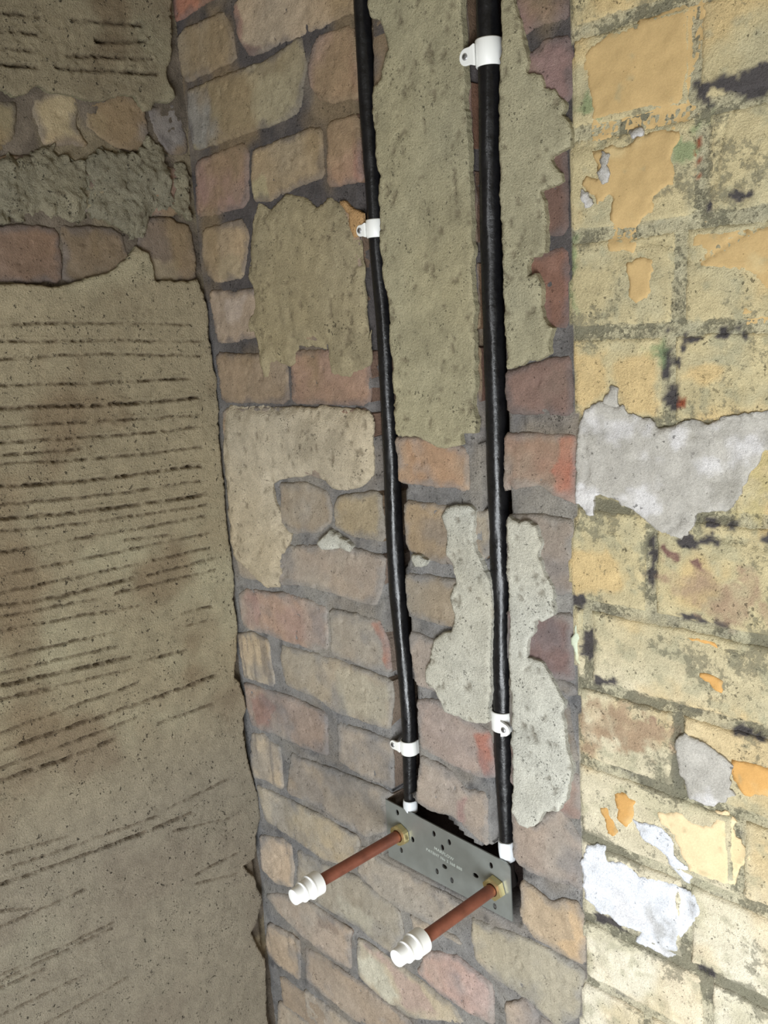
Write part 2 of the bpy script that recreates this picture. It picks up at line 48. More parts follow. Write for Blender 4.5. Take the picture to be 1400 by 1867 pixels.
GROOVES = [[1.6,[[4910,19962], [2422,20200], [1951,20245]]], [1.6,[[4948,19931], [2450,20010], [2007,20024]]], [1.6,[[4976,19761], [2477,19829], [2105,19839]]], [1.6,[[5003,19563], [2505,19648], [2060,19663]]], [1.6,[[1530,20270], [1059,20311], [590,20350]]], [1.6,[[1251,20070], [559,20158]]], [1.6,[[1664,19857], [978,19923], [498,19968]]], [1.6,[[1812,19695], [1137,19742], [434,19800]]], [1,[[5444,16631], [2946,16709], [2525,16722], [1857,16689], [315,16596]]], [1,[[5076,16633], [2580,16509], [1599,16460], [158,16358]]], [1,[[5503,16338], [3004,16323], [2340,16319], [1780,16303], [1102,16242], [182,16162]]], [1,[[5543,16199], [3050,16023], [2090,15955], [407,15864]]], [1.7,[[5583,15938], [3090,15754], [2128,15683], [1042,15602], [347,15594]]], [1,[[5617,15700], [3123,15536], [2029,15464]]], [1,[[1923,15464], [1070,15394], [346,15353]]], [1,[[5645,15512], [3151,15349], [2311,15294]]], [1,[[4677,15464], [2185,15277], [1096,15195], [365,15194]]], [1,[[5661,15434], [3172,15209], [2752,15171]]], [1,[[5050,15333], [2557,15159], [2128,15129]]], [1,[[5676,15343], [3189,15096], [2224,15000], [1131,14926], [370,14897]]], [1.7,[[5714,15094], [3229,14827], [2264,14723], [1453,14677], [402,14642]]], [1,[[5750,14851], [3262,14610], [2293,14516], [1193,14449], [429,14427]]], [1.7,[[5773,14704], [3288,14438], [2318,14334], [1219,14255], [357,14221]]], [1,[[5796,14550], [3310,14289], [2339,14187], [1237,14112], [376,14071]]], [1,[[5369,14124], [2872,14014], [1830,13968], [428,13913]]], [1,[[1708,13837], [1041,13775]]], [1,[[5883,13920], [3388,13768], [2407,13708], [1292,13694], [363,13647]]], [1,[[1322,13470], [388,13439]]], [1,[[5919,13667], [3422,13546], [2436,13498], [1556,13471]]], [1.7,[[5930,13658], [3446,13383], [2724,13303], [1639,13289]]], [1,[[1435,13280], [276,13271]]], [1,[[5961,13411], [3467,13242], [2482,13175], [2138,13136]]], [1,[[1942,13152], [331,13097]]], [1,[[5983,13287], [3493,13073], [2508,12988], [1633,12895]]], [1,[[972,12618], [462,12566]]], [1,[[936,12409], [486,12368]]], [1,[[6035,12935], [3543,12741], [2825,12685], [2006,12630]]], [1,[[6065,12718], [3572,12545], [2852,12495], [2001,12421]]], [1.7,[[6082,12640], [3595,12391], [2877,12319], [1825,12221]]], [1,[[1701,12116], [985,12061]]], [1,[[5238,12379], [2750,12137], [1848,12049]]], [1,[[5995,12488], [3512,12198], [2905,12127]]], [1,[[5601,11783], [3102,11809], [1810,11822]]], [1.7,[[5990,11621], [3491,11570], [2188,11543], [1128,11525], [509,11529]]], [1,[[5848,11367], [3349,11344], [1875,11330]]], [1.7,[[5927,11319], [3432,11176], [2891,11145], [2207,11155]]], [1,[[1545,11141], [639,11111]]], [1,[[6040,10614], [3578,10183], [3041,10089]]], [1,[[5355,10210], [2874,9911], [1724,9772]]], [1.7,[[5966,10100], [3485,9798], [2443,9671], [1182,9581]]], [1,[[1534,9811], [509,9841]]], [1,[[1506,9439], [542,9218]]], [1,[[5994,9456], [3502,9264], [2907,9218]]], [1,[[1226,8604], [491,8582]]], [1,[[1243,8463], [530,8252]]], [1,[[6356,8851], [3866,8639], [2599,8531]]], [1,[[5945,8721], [3453,8530], [2608,8465]]], [1,[[6007,8315], [3521,8057], [3108,8014]]], [1,[[6653,8869], [4181,8498], [3595,8410]]], [1,[[6080,7703], [3581,7643], [2513,7617]]], [1,[[6310,10535], [4028,9515], [3670,9355]]]]
CHASE_LEFT = [[[3333,19882], [3285,18495], [3240,17441], [3246,16396], [3236,15242], [3274,14447], [3277,13766], [3241,13060], [3234,12340], [3223,11449], [3192,10984], [3150,10506]], [[3619,19640], [3608,19101], [3604,18436], [3647,17976], [3609,17577], [3580,16990], [3672,16744], [3629,16261], [3604,15388], [3627,15134], [3627,14617], [3721,14560], [3682,14096], [3694,13696], [3627,13551], [3605,12963], [3668,12941], [3632,12158], [3721,12109], [3662,11369], [3621,10611]]]
CHASE_RIGHT = [[[4912,19455], [4930,18960], [4920,18206], [4939,17315], [4917,16557], [4895,15772], [4877,15192], [4899,14780], [4911,14300], [4924,13687], [4890,13051], [4876,12201], [4891,11872], [4858,11251], [4814,10395]], [[5421,19319], [5366,18860], [5320,18580], [5285,17891], [5308,17378], [5281,16538], [5265,15773], [5260,15210], [5269,14634], [5219,14036], [5199,13114], [5193,12156], [5178,11492], [5131,10797], [5143,10525]]]
CAVITY = [[3015,10365], [3368,10597], [3571,10461], [3883,10461], [4066,10453], [4410,10289], [4624,10264], [4752,10315], [4899,10445], [5104,10525], [5120,10357], [5233,10242], [5168,9450], [5072,9455], [4091,9465], [2911,9458]]
PAINT_EDGE = [[6156,19130], [6161,18682], [6114,18001], [6080,17627], [6095,17287], [6073,16494], [6093,16085], [6099,15563], [6146,15459], [6107,14921], [6098,14536], [6025,14193], [5978,13901], [6029,13621], [6032,12976], [6087,12509], [6042,11757], [6068,11131], [6066,10479], [6079,9816], [6109,9283], [6034,9104], [5993,8608]]
PIPE_LEFT = [[3458,80,20351,92], [3442,80,19873,92], [3429,80,18768,95], [3443,80,18017,95], [3440,80,17307,92], [3462,100,16388,95], [3444,100,15567,98], [3433,100,14784,102], [3400,100,13904,102], [3392,100,13068,102], [3436,100,12361,102], [3476,80,11646,98], [3439,80,11036,88], [3398,80,10409,82]]
PIPE_RIGHT = [[5197,50,19832,112], [5179,50,19410,112], [5173,50,18680,112], [5129,60,17931,112], [5074,100,17150,112], [5067,90,16330,112], [5052,100,15651,113], [5037,100,14892,115], [5022,100,14106,112], [5011,100,13356,110], [4988,100,12710,112], [4975,100,11981,112], [4954,100,11364,108], [4959,100,10810,95], [4955,100,10348,84]]
HOLES = [[3243,10223], [3882,10165], [4137,10148], [4015,10027], [3496,9934], [3270,9692], [4033,9771], [3899,9648], [4147,9628], [4794,10102], [4545,9863], [4824,9573]]
CRACKS = [[[7650,18018], [7618,17878], [7571,17788], [7545,17668], [7519,17559], [7521,17381]], [[6816,17000], [6944,17008], [7037,16985], [7129,16928], [7190,16875], [7235,16797], [7295,16778], [7383,16784], [7412,16835], [7596,16909]], [[7932,17039], [7706,16962], [7596,16909]], [[6105,17902], [6400,17901], [6600,17934], [6761,17953]], [[6202,15309], [6225,15144], [6238,14915], [6190,14757]], [[6980,15392], [7296,15451], [7650,15483], [7969,15525]], [[7164,14392], [7434,14433], [7721,14420], [7994,14388]], [[6365,14710], [6519,14633], [6719,14608]], [[7194,14628], [7179,14525], [7040,14421]], [[7214,12492], [7449,12498], [7571,12488]], [[7134,13687], [7365,13641], [7660,13655]], [[7634,13415], [7792,13427]]]
LETTERS = [[3884,9946], [4186,9915], [3697,9878], [4363,9829]]
PAINTED_COURSES = [[20500,19680,[]], [19680,18850,[7602]], [18850,18000,[7321]], [18000,17120,[7396]], [17120,16250,[7190]], [16250,15400,[7103]], [15400,14620,[7648]], [14620,13580,[6902]], [13580,12730,[6194]], [12730,11870,[7181]], [11870,10980,[7786]], [10980,10029,[7260]], [10029,9250,[7495]], [9250,8400,[6830]], [8400,7570,[7327]], [7570,6740,[6953]], [6740,5900,[]], [5900,5070,[7336]]]

# ------------------------------------------------------------------ helpers
def lin(c):
    c = np.asarray(c, float) / 255.0
    return np.where(c <= .04045, c / 12.92, ((c + .055) / 1.055) ** 2.4)
def M(p): return np.asarray(p, float) / 1e4
def _hash(ix, iy, seed):
    n = (ix.astype(np.int64) * 374761393 + iy.astype(np.int64) * 668265263 + seed * 982451653) & 0xffffffff
    n = ((n ^ (n >> 13)) * 1274126177) & 0xffffffff
    n = n ^ (n >> 16)
    return (n & 0xffff) / 65535.0
def vnoise(x, y, seed=0):
    x = np.asarray(x, float); y = np.asarray(y, float)
    ix = np.floor(x); iy = np.floor(y); fx = x - ix; fy = y - iy
    fx = fx * fx * (3 - 2 * fx); fy = fy * fy * (3 - 2 * fy)
    a = _hash(ix, iy, seed); b = _hash(ix + 1, iy, seed); c = _hash(ix, iy + 1, seed); d = _hash(ix + 1, iy + 1, seed)
    return (a + (b - a) * fx) * (1 - fy) + (c + (d - c) * fx) * fy
def fbm(x, y, f, octaves=4, seed=0, gain=.5):
    "noise from -1 to 1; f in cycles per metre"
    t = 0.0; amp = 1.0; tot = 0.0
    for k in range(octaves):
        t = t + amp * vnoise(np.asarray(x) * f + 17.3 * k, np.asarray(y) * f - 9.1 * k, seed + 31 * k)
        tot += amp; amp *= gain; f *= 2.03
    return (t / tot - .5) * 2.6
def sstep(a, b, x):
    t = np.clip((x - a) / (b - a), 0, 1); return t * t * (3 - 2 * t)
def seg_dist(p, ring, closed=True):
    a = ring; b = np.roll(ring, -1, 0)
    if not closed: a = ring[:-1]; b = ring[1:]
    best = np.full(len(p), 9.0)
    d = b - a; L = np.maximum((d * d).sum(1), 1e-12)
    for i in range(len(a)):
        q = p - a[i]
        t = np.clip((q @ d[i]) / L[i], 0, 1)
        e = q - t[:, None] * d[i]
        best = np.minimum(best, e[:, 0] ** 2 + e[:, 1] ** 2)
    return np.sqrt(best)
def inside(p, ring):
    x, y = p[:, 0], p[:, 1]; r = np.zeros(len(p), bool)
    x1, y1 = ring[-1]
    for x2, y2 in ring:
        if y1 != y2:
            c = ((y1 > y) != (y2 > y)) & (x < (x2 - x1) * (y - y1) / (y2 - y1) + x1)
            r ^= c
        x1, y1 = x2, y2
    return r
def signed(p, ring, reach=.03):
    "negative inside; +9 far away"
    out = np.full(len(p), 9.0)
    lo, hi = ring.min(0) - reach, ring.max(0) + reach
    m = (p[:, 0] > lo[0]) & (p[:, 0] < hi[0]) & (p[:, 1] > lo[1]) & (p[:, 1] < hi[1])
    if m.any():
        q = p[m]; d = seg_dist(q, ring); out[m] = np.where(inside(q, ring), -d, d)
    return out
def resample(ring, step):
    out = []
    for a, b in zip(ring, np.roll(ring, -1, 0)):
        n = max(1, int(round(np.linalg.norm(b - a) / step)))
        for k in range(n): out.append(a + (b - a) * k / n)
    return np.array(out)
def chaikin(ring, n=1, k=.07):
    for _ in range(n):
        a = ring; b = np.roll(ring, -1, 0)
        ring = np.stack([a * (1 - k) + b * k, a * k + b * (1 - k)], 1).reshape(-1, 2)
    return ring
def grow(ring, g):
    "push an outline outwards by g"
    t = np.roll(ring, -1, 0) - np.roll(ring, 1, 0); t /= np.maximum(np.linalg.norm(t, axis=1), 1e-9)[:, None]
    n = np.stack([t[:, 1], -t[:, 0]], 1)
    a = np.sum(ring[:, 0] * np.roll(ring[:, 1], -1) - np.roll(ring[:, 0], -1) * ring[:, 1])
    return ring + n * g * (1 if a > 0 else -1)
def rough_ring(ring, step, amp, f, seed, amp2=0.0):
    r = resample(ring, step)
    r = r + np.stack([fbm(r[:, 0], r[:, 1], f, 3, seed), fbm(r[:, 0], r[:, 1], f, 3, seed + 77)], 1) * amp
    if amp2:
        r = r + np.stack([fbm(r[:, 0], r[:, 1], 330, 2, seed + 5), fbm(r[:, 0], r[:, 1], 330, 2, seed + 9)], 1) * amp2
    return r
def to_back(p, h): return np.stack([p[:, 0], -h, p[:, 1]], 1)
def to_left(p, h): return np.stack([h, -p[:, 0], p[:, 1]], 1)

def link(name, verts, faces, mat, parent=None, smooth=None, cols=None, origin=True):
    verts = np.asarray(verts, float)
    c = (verts.min(0) + verts.max(0)) / 2 if origin else np.zeros(3)
    me = bpy.data.meshes.new(name)
    me.from_pydata((verts - c).tolist(), [], faces)
    if cols is not None:
        a = me.color_attributes.new('Col', 'FLOAT_COLOR', 'POINT')
        if cols.shape[1] == 3: cols = np.concatenate([cols, np.zeros((len(cols), 1))], 1)
        a.data.foreach_set('color', cols.astype('f').ravel())
    me.materials.append(mat)
    if smooth is not None:
        me.polygons.foreach_set('use_smooth', smooth)
    me.update()
    o = bpy.data.objects.new(name, me); COL.objects.link(o)
    o.location = c.tolist()
    if parent is not None:
        o.parent = parent
        w = Vector((0, 0, 0)); q = parent
        while q is not None: w = w + q.location; q = q.parent
        o.location = Vector(c) - w
    return o

def slab(name, ring, mat, parent, hf, colf, rim, back, res, plane=to_back, rnd=.003, resy=None, ring2=.0015):
    "a raised piece: ring is its outline, hf(p, d) the height of its face, colf(p, d) its colour, d the distance to its edge"
    resy = resy or res
    lo, hi = ring.min(0), ring.max(0)
    gx, gy = np.meshgrid(np.arange(lo[0], hi[0], res), np.arange(lo[1], hi[1], resy))
    g = np.stack([gx.ravel(), gy.ravel()], 1)
    g = g + RNG.uniform(-.28, .28, g.shape) * np.array([res, resy])
    g = g[inside(g, ring)]
    if len(g): g = g[seg_dist(g, ring) > .5 * min(res, resy)]
    n = len(ring)
    pts = np.concatenate([ring, g])
    v2, e2, f2, *_ = delaunay_2d_cdt([Vector(p) for p in pts], [(i, (i + 1) % n) for i in range(n)], [], 1, 1e-6)
    p = np.array([(v.x, v.y) for v in v2]); d = seg_dist(p, ring)
    k = np.clip(1 - d / rnd, 0, 1)
    drop = rnd * .8 * (1 - np.sqrt(np.clip(1 - k * k, 0, 1)))
    h = hf(p, d) - drop
    c = colf(p, d)
    f2 = [tuple(f) for f in f2]
    edge = {}
    for f in f2:
        for a, b in zip(f, f[1:] + f[:1]):
            if (b, a) in edge: del edge[(b, a)]
            else: edge[(a, b)] = 1
    bv = sorted({v for e in edge for v in e}); N = len(p)
    idx = {v: N + i for i, v in enumerate(bv)}; B = len(bv)
    pb = p[bv]; hb = h[bv]
    if c.shape[1] == 3: c = np.concatenate([c, np.zeros((N, 1))], 1)
    rc = np.asarray(rim, float)
    rc = rc[None] * (1 + .16 * fbm(pb[:, 0], pb[:, 1], 60, 3, 5))[:, None] if rc.ndim == 1 else rc
    rc = np.concatenate([rc, np.zeros((B, 1))], 1)
    V = np.concatenate([plane(p, h), plane(pb, np.maximum(hb - ring2, back + 1e-4)), plane(pb, np.full(B, back))])
    Cc = np.concatenate([c, rc, rc])
    F = list(f2)
    for a, b in edge:
        F.append((b, a, idx[a], idx[b])); F.append((idx[b], idx[a], idx[a] + B, idx[b] + B))
    sm = [True] * len(f2) + [False] * (2 * len(edge))
    if plane is to_left: F = [f[::-1] for f in F]
    return link(name, V, F, mat, parent, sm, Cc)

# ------------------------------------------------------------------ materials
def nodes(name):
    m = bpy.data.materials.new(name); m.use_nodes = True
    nt = m.node_tree; b = nt.nodes['Principled BSDF']
    return m, nt, b
def noise_node(nt, vec, scale, detail, rough=.6):
    n = nt.nodes.new('ShaderNodeTexNoise'); n.inputs['Scale'].default_value = scale
    n.inputs['Detail'].default_value = detail; n.inputs['Roughness'].default_value = rough
    nt.links.new(vec, n.inputs['Vector']); return n
def ramp(nt, val, a, b, ca, cb):
    r = nt.nodes.new('ShaderNodeMapRange'); r.inputs[1].default_value = a; r.inputs[2].default_value = b
    r.inputs[3].default_value = ca; r.inputs[4].default_value = cb
    nt.links.new(val, r.inputs[0]); return r.outputs[0]
def mathn(nt, op, a, b):
    n = nt.nodes.new('ShaderNodeMath'); n.operation = op
    for i, v in enumerate((a, b)):
        if isinstance(v, (int, float)): n.inputs[i].default_value = v
        else: nt.links.new(v, n.inputs[i])
    return n.outputs[0]
def masonry(name, var, bump, pit_scale, pit_amount, fine=900.0, rough=.92, speck=None, chips=.38, grain=.16):
    "colour from the piece itself, broken up by grain, with relief and open pits"
    m, nt, b = nodes(name)
    tc = nt.nodes.new('ShaderNodeTexCoord'); geo = nt.nodes.new('ShaderNodeNewGeometry')
    vec = geo.outputs['Position']
    at = nt.nodes.new('ShaderNodeAttribute'); at.attribute_name = 'Col'
    n1 = noise_node(nt, vec, 55, 6, .65); n2 = noise_node(nt, vec, 420, 5, .7); n3 = noise_node(nt, vec, fine, 3, .6)
    v1 = ramp(nt, n1.outputs[0], .3, .7, 1 - var, 1 + var); v2 = ramp(nt, n2.outputs[0], .3, .7, 1 - var * .9, 1 + var * .9)
    v = mathn(nt, 'MULTIPLY', v1, v2)
    vo = nt.nodes.new('ShaderNodeTexVoronoi'); vo.inputs['Scale'].default_value = pit_scale
    wp = nt.nodes.new('ShaderNodeVectorMath'); wp.operation = 'MULTIPLY_ADD'
    nt.links.new(n2.outputs['Color'], wp.inputs[0]); wp.inputs[1].default_value = (.006, .006, .006); nt.links.new(vec, wp.inputs[2])
    nt.links.new(wp.outputs[0], vo.inputs['Vector'])
    pn = noise_node(nt, vec, 38, 3, .6)
    th = ramp(nt, pn.outputs[0], .45, .75, 0.0, pit_amount)
    pit = mathn(nt, 'SUBTRACT', th, vo.outputs['Distance'])
    pit = ramp(nt, pit, -.01, .035, 0.0, 1.0)
    v = mathn(nt, 'MULTIPLY', v, mathn(nt, 'SUBTRACT', 1.0, mathn(nt, 'MULTIPLY', pit, .60)))  # pits darkened in the colour too, standing for shade inside them
    cn = noise_node(nt, vec, 165, 6, .68); chip = ramp(nt, cn.outputs[0], .635, .69, 0.0, 1.0)
    v = mathn(nt, 'MULTIPLY', v, mathn(nt, 'SUBTRACT', 1.0, mathn(nt, 'MULTIPLY', chip, chips)))
    gn = noise_node(nt, vec, 1500, 2, .5); v = mathn(nt, 'MULTIPLY', v, ramp(nt, gn.outputs[0], .3, .7, 1 - grain, 1 + grain))
    mx = nt.nodes.new('ShaderNodeMix'); mx.data_type = 'RGBA'; mx.blend_type = 'MULTIPLY'; mx.inputs[0].default_value = 1.0
    nt.links.new(at.outputs['Color'], mx.inputs[6])
    cb = nt.nodes.new('ShaderNodeCombineColor')
    for i in range(3): nt.links.new(v, cb.inputs[i])
    nt.links.new(cb.outputs[0], mx.inputs[7])
    last = mx.outputs[2]
    if speck:
        # worn paint: the share worn away comes with the piece, the broken edge from noise
        sn = noise_node(nt, vec, speck[0], 8, .74); sn2 = noise_node(nt, vec, speck[0] * 3.1, 5, .7)
        s_ = mathn(nt, 'ADD', mathn(nt, 'MULTIPLY', sn.outputs[0], .62), mathn(nt, 'MULTIPLY', sn2.outputs[0], .38))
        s_ = mathn(nt, 'ADD', s_, mathn(nt, 'MULTIPLY', at.outputs['Alpha'], .26))
        f = mathn(nt, 'MULTIPLY', ramp(nt, s_, speck[1], speck[1] + .07, 0, 1), speck[3])
        worn = f
        m2 = nt.nodes.new('ShaderNodeMix'); m2.data_type = 'RGBA'
        nt.links.new(f, m2.inputs[0]); nt.links.new(last, m2.inputs[6]); m2.inputs[7].default_value = (*lin(speck[2]), 1)
        last = m2.outputs[2]
    nt.links.new(last, b.inputs['Base Color'])
    b.inputs['Roughness'].default_value = rough; b.inputs['Specular IOR Level'].default_value = .18
    hgt = mathn(nt, 'ADD', mathn(nt, 'MULTIPLY', n2.outputs[0], .0026), mathn(nt, 'MULTIPLY', n3.outputs[0], .0011))
    hgt = mathn(nt, 'SUBTRACT', hgt, mathn(nt, 'MULTIPLY', pit, .0030))
    hgt = mathn(nt, 'SUBTRACT', hgt, mathn(nt, 'MULTIPLY', chip, .0016 if chips > .1 else .0))
    if speck: hgt = mathn(nt, 'SUBTRACT', hgt, mathn(nt, 'MULTIPLY', worn, .0012))
    bp = nt.nodes.new('ShaderNodeBump'); bp.inputs['Strength'].default_value = bump; bp.inputs['Distance'].default_value = 1.0
    nt.links.new(hgt, bp.inputs['Height']); nt.links.new(bp.outputs[0], b.inputs['Normal'])
    return m
def plain(name, col, rough, metal=0.0, spec=.5, bump=0, scale=300, var=.0, vscale=60):
    m, nt, b = nodes(name)
    b.inputs['Base Color'].default_value = (*lin(col), 1)
    b.inputs['Roughness'].default_value = rough; b.inputs['Metallic'].default_value = metal
    b.inputs['Specular IOR Level'].default_value = spec
    tc = nt.nodes.new('ShaderNodeTexCoord')
    if var:
        n = noise_node(nt, tc.outputs['Object'], vscale, 5, .65)
        r = nt.nodes.new('ShaderNodeValToRGB')
        r.color_ramp.elements[0].position = .3; r.color_ramp.elements[1].position = .7
        r.color_ramp.elements[0].color = (*(lin(col) * (1 - var)), 1); r.color_ramp.elements[1].color = (*np.clip(lin(col) * (1 + var), 0, 1), 1)
        nt.links.new(n.outputs[0], r.inputs[0]); nt.links.new(r.outputs[0], b.inputs['Base Color'])
        nt.links.new(ramp(nt, n.outputs[0], .3, .7, max(rough - .1, .05), rough + .1), b.inputs['Roughness'])
    if bump:
        n = noise_node(nt, tc.outputs['Object'], scale, 4, .6)
        bp = nt.nodes.new('ShaderNodeBump'); bp.inputs['Strength'].default_value = bump; bp.inputs['Distance'].default_value = .001
        nt.links.new(n.outputs[0], bp.inputs['Height']); nt.links.new(bp.outputs[0], b.inputs['Normal'])
    return m
M_BRICK = masonry('stock_brick', .15, .75, 210, .30)
M_MORTAR = masonry('lime_mortar', .22, 1.0, 260, .34, speck=(80, .60, (112, 110, 94), .72))
M_PLASTER = masonry('sand_cement_render', .15, 1.0, 230, .36, grain=.2)
M_SCRATCH = masonry('scratched_render', .16, 1.55, 260, .30, chips=.26, grain=.2)
M_PAINTED = masonry('old_distemper', .13, .8, 200, .36, chips=.3, speck=(105, .615, (112, 110, 94), .66))
M_COAT = masonry('flaking_paint', .06, .25, 120, .14, chips=.0, grain=.07)
M_FILLER = masonry('gypsum_filler', .14, .6, 120, .25, chips=.25)

# ------------------------------------------------------------------ colours of the two walls
MORTAR = lin((142, 140, 138)); UPPERM = lin((92, 87, 86)); PLAST = lin((178, 170, 140)); PALE = lin((212, 210, 197)); CUT = lin((104, 80, 68)); DARKM = lin((92, 90, 92))
PE = M(PAINT_EDGE); PE = PE[np.argsort(PE[:, 1])]
def paint_x(z): return np.interp(z, PE[:, 1], PE[:, 0])
C1L, C1R = M(CHASE_LEFT[0]), M(CHASE_LEFT[1]); C2L, C2R = M(CHASE_RIGHT[0]), M(CHASE_RIGHT[1]); CAV = M(CAVITY)
def up(line, top): return np.concatenate([[[line[0, 0], top]], line])
CH1 = np.concatenate([up(C1L, 2.5), up(C1R, 2.5)[::-1]]); CH2 = np.concatenate([up(C2L, 2.5), up(C2R, 2.5)[::-1]])
def mixc(c, k, a): return c * (1 - a[:, None]) + np.asarray(k)[None] * a[:, None]
ST = [(lin(c), op, s / 1e3, M(p)) for c, op, s, p in STAINS]
def stains(p, c):
    for k, op, s, ring in ST:
        sd = signed(p, ring, s + .01)
        m = sd < 1
        if m.any():
            q = p[m]; a = sstep(s * .6, -s * .6, sd[m] + s * .8 * fbm(q[:, 0], q[:, 1], 70, 3, 3)) * op
            c[m] = mixc(c[m], k, a)
    return c
def film(p, c):
    "thin smears of render and dust that run over bricks and joints alike"
    x, y = p[:, 0], p[:, 1]
    up = sstep(1.35, 1.6, y)  # smear tints also carry height shading: browner high up, paler low down
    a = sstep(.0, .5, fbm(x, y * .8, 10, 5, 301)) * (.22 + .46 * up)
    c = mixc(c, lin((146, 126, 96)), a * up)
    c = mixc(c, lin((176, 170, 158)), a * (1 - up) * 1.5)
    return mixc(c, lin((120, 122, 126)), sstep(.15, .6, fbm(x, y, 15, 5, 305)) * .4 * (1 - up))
def brick_colour(col, seed):
    base = lin(col)
    def f(p, d):
        x, y = p[:, 0], p[:, 1]
        c = base[None] * (1 + .13 * fbm(x, y, 14, 4, seed))[:, None]
        w = fbm(x, y, 9, 3, seed + 3)
        c = c * np.stack([1 + .06 * w, np.ones_like(w), 1 - .08 * w], 1)
        smear = sstep(.25, .75, fbm(x, y, 22, 5, seed + 11)) * .34
        c = mixc(c, MORTAR * 1.25 if y.mean() < 1.5 else lin((128, 118, 104)), smear)
        c = mixc(c, base * 1.3 + .05, sstep(.42, .8, fbm(x * .6, y, 42, 4, seed + 19)) * .22)
        if base[0] > .42 and base[0] > 1.25 * base[2] and len(x) and x.max() < .11:          # face scraped by a trowel
            c = mixc(c, lin((126, 118, 110)), sstep(.15, .45, fbm(x, y * .10 + x * .3, 110, 3, seed + 29)) * .6)
        c = stains(p, c)
        edge = sstep(.011, .0, d + .008 * fbm(x, y, 60, 4, seed + 23)) * .62
        jc = MORTAR * .92 if len(y) and y.mean() < 1.5 else UPPERM * 1.25
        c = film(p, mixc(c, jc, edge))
        return c
    return f
def face(h, amp, seed, tilt=(0, 0), centre=(0, 0)):
    def f(p, d):
        x, y = p[:, 0], p[:, 1]
        return h + tilt[0] * (x - centre[0]) + tilt[1] * (y - centre[1]) + amp * fbm(x, y, 28, 5, seed) + .0006 * fbm(x, y, 150, 3, seed + 2) \
            - .0022 * sstep(.62, .74, fbm(x, y, 120, 3, seed - 41 + 41))
    return f
PS_COL = {'dark': (84, 80, 80), 'green': (136, 152, 112), 'red': (150, 84, 60), 'plum': (132, 102, 94), 'brown': (176, 152, 126), 'olive': (196, 182, 132)}
PST = [(k, lin(PS_COL[k]), M(p)) for k, p in PAINT_STAINS]
def painted_height(p):
    x, y = p[:, 0], p[:, 1]
    return .0022 + .0017 * fbm(x, y, 16, 4, 91) + .0009 * fbm(x, y, 90, 4, 92) + cracks(p)
CREAM = [M(p) for k, p in PAINT if k == 'cream']
def painted_colour(p, joint=None):
    x, y = p[:, 0], p[:, 1]
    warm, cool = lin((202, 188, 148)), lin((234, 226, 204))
    t = sstep(1.42, .98, y + .1 * fbm(x, y, 7, 3, 57))  # whiter low down: partly the paint, partly brighter light put into its colour
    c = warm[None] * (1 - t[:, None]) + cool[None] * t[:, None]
    c = c * (1 + .10 * fbm(x, y, 18, 4, 51))[:, None]
    c = mixc(c, lin((188, 182, 152)), sstep(.0, .6, fbm(x, y, 30, 4, 61)) * .5)
    c = mixc(c, lin((218, 184, 126)), sstep(.05, .5, fbm(x, y, 15, 4, 63)) * .48 * (1 - .5 * t))
    c = mixc(c, lin((168, 166, 140)), sstep(.25, .6, fbm(x, y, 70, 5, 67)) * .5)
    jm = joint_mask(p) if joint is None else joint
    wear = .02 + .24 * sstep(-.3, .6, fbm(x, y, 9, 3, 69)) + .42 * sstep(.1, .5, fbm(x, y, 24, 3, 70))
    wear = wear + (.22 + .3 * sstep(1.55, 1.3, y)) * jm * sstep(-.6, .3, fbm(x, y, 20, 3, 71))
    if joint is not None:
        c = mixc(c, lin((190, 186, 160)), jm * .6)
        c = mixc(c, lin((118, 116, 110)), jm * sstep(.1, .5, fbm(x, y, 46, 5, 73)) * (.15 + .55 * sstep(1.5, 1.2, y)))
    for ring in CREAM:
        sd = signed(p, ring, .02); m = sd < 1
        if m.any():
            q = p[m]; a = sstep(.003, -.005, sd[m] + .006 * fbm(q[:, 0], q[:, 1], 70, 4, 17))
            c[m] = mixc(c[m], lin((218, 190, 138)), a * .8); wear[m] = wear[m] * (1 - .55 * a)
    for k, col, ring in PST:
        sd = signed(p, ring, .02)
        m = sd < 1
        if m.any():
            q = p[m]; s = .010 if k in ('brown', 'olive', 'green') else .0022
            a = sstep(s * .5, -s * .5, sd[m] + (s + .0018) * 1.6 * fbm(q[:, 0], q[:, 1], 95, 4, 13))
            if k == 'brown': a = a * (.35 + .65 * sstep(-.5, .2, fbm(q[:, 0], q[:, 1], 50, 4, 15)))
            if k == 'olive': a = a * .7
            if k == 'green': a = a * .8
            c[m] = mixc(c[m], col, a); wear[m] = wear[m] * (1 - .6 * a)
    return np.concatenate([c, wear[:, None]], 1)
CRK = [M(c) for c in CRACKS]
def cracks(p):
    out = np.zeros(len(p))
    for g in CRK:
        lo, hi = g.min(0) - .006, g.max(0) + .006
        m = (p[:, 0] > lo[0]) & (p[:, 0] < hi[0]) & (p[:, 1] > lo[1]) & (p[:, 1] < hi[1])
        if m.any():
            q = p[m] + .0016 * np.stack([fbm(p[m][:, 0], p[m][:, 1], 80, 2, 5), fbm(p[m][:, 0], p[m][:, 1], 80, 2, 6)], 1)
            out[m] = np.minimum(out[m], -.0030 * np.exp(-(seg_dist(q, g, False) / .0015) ** 2))
    return out

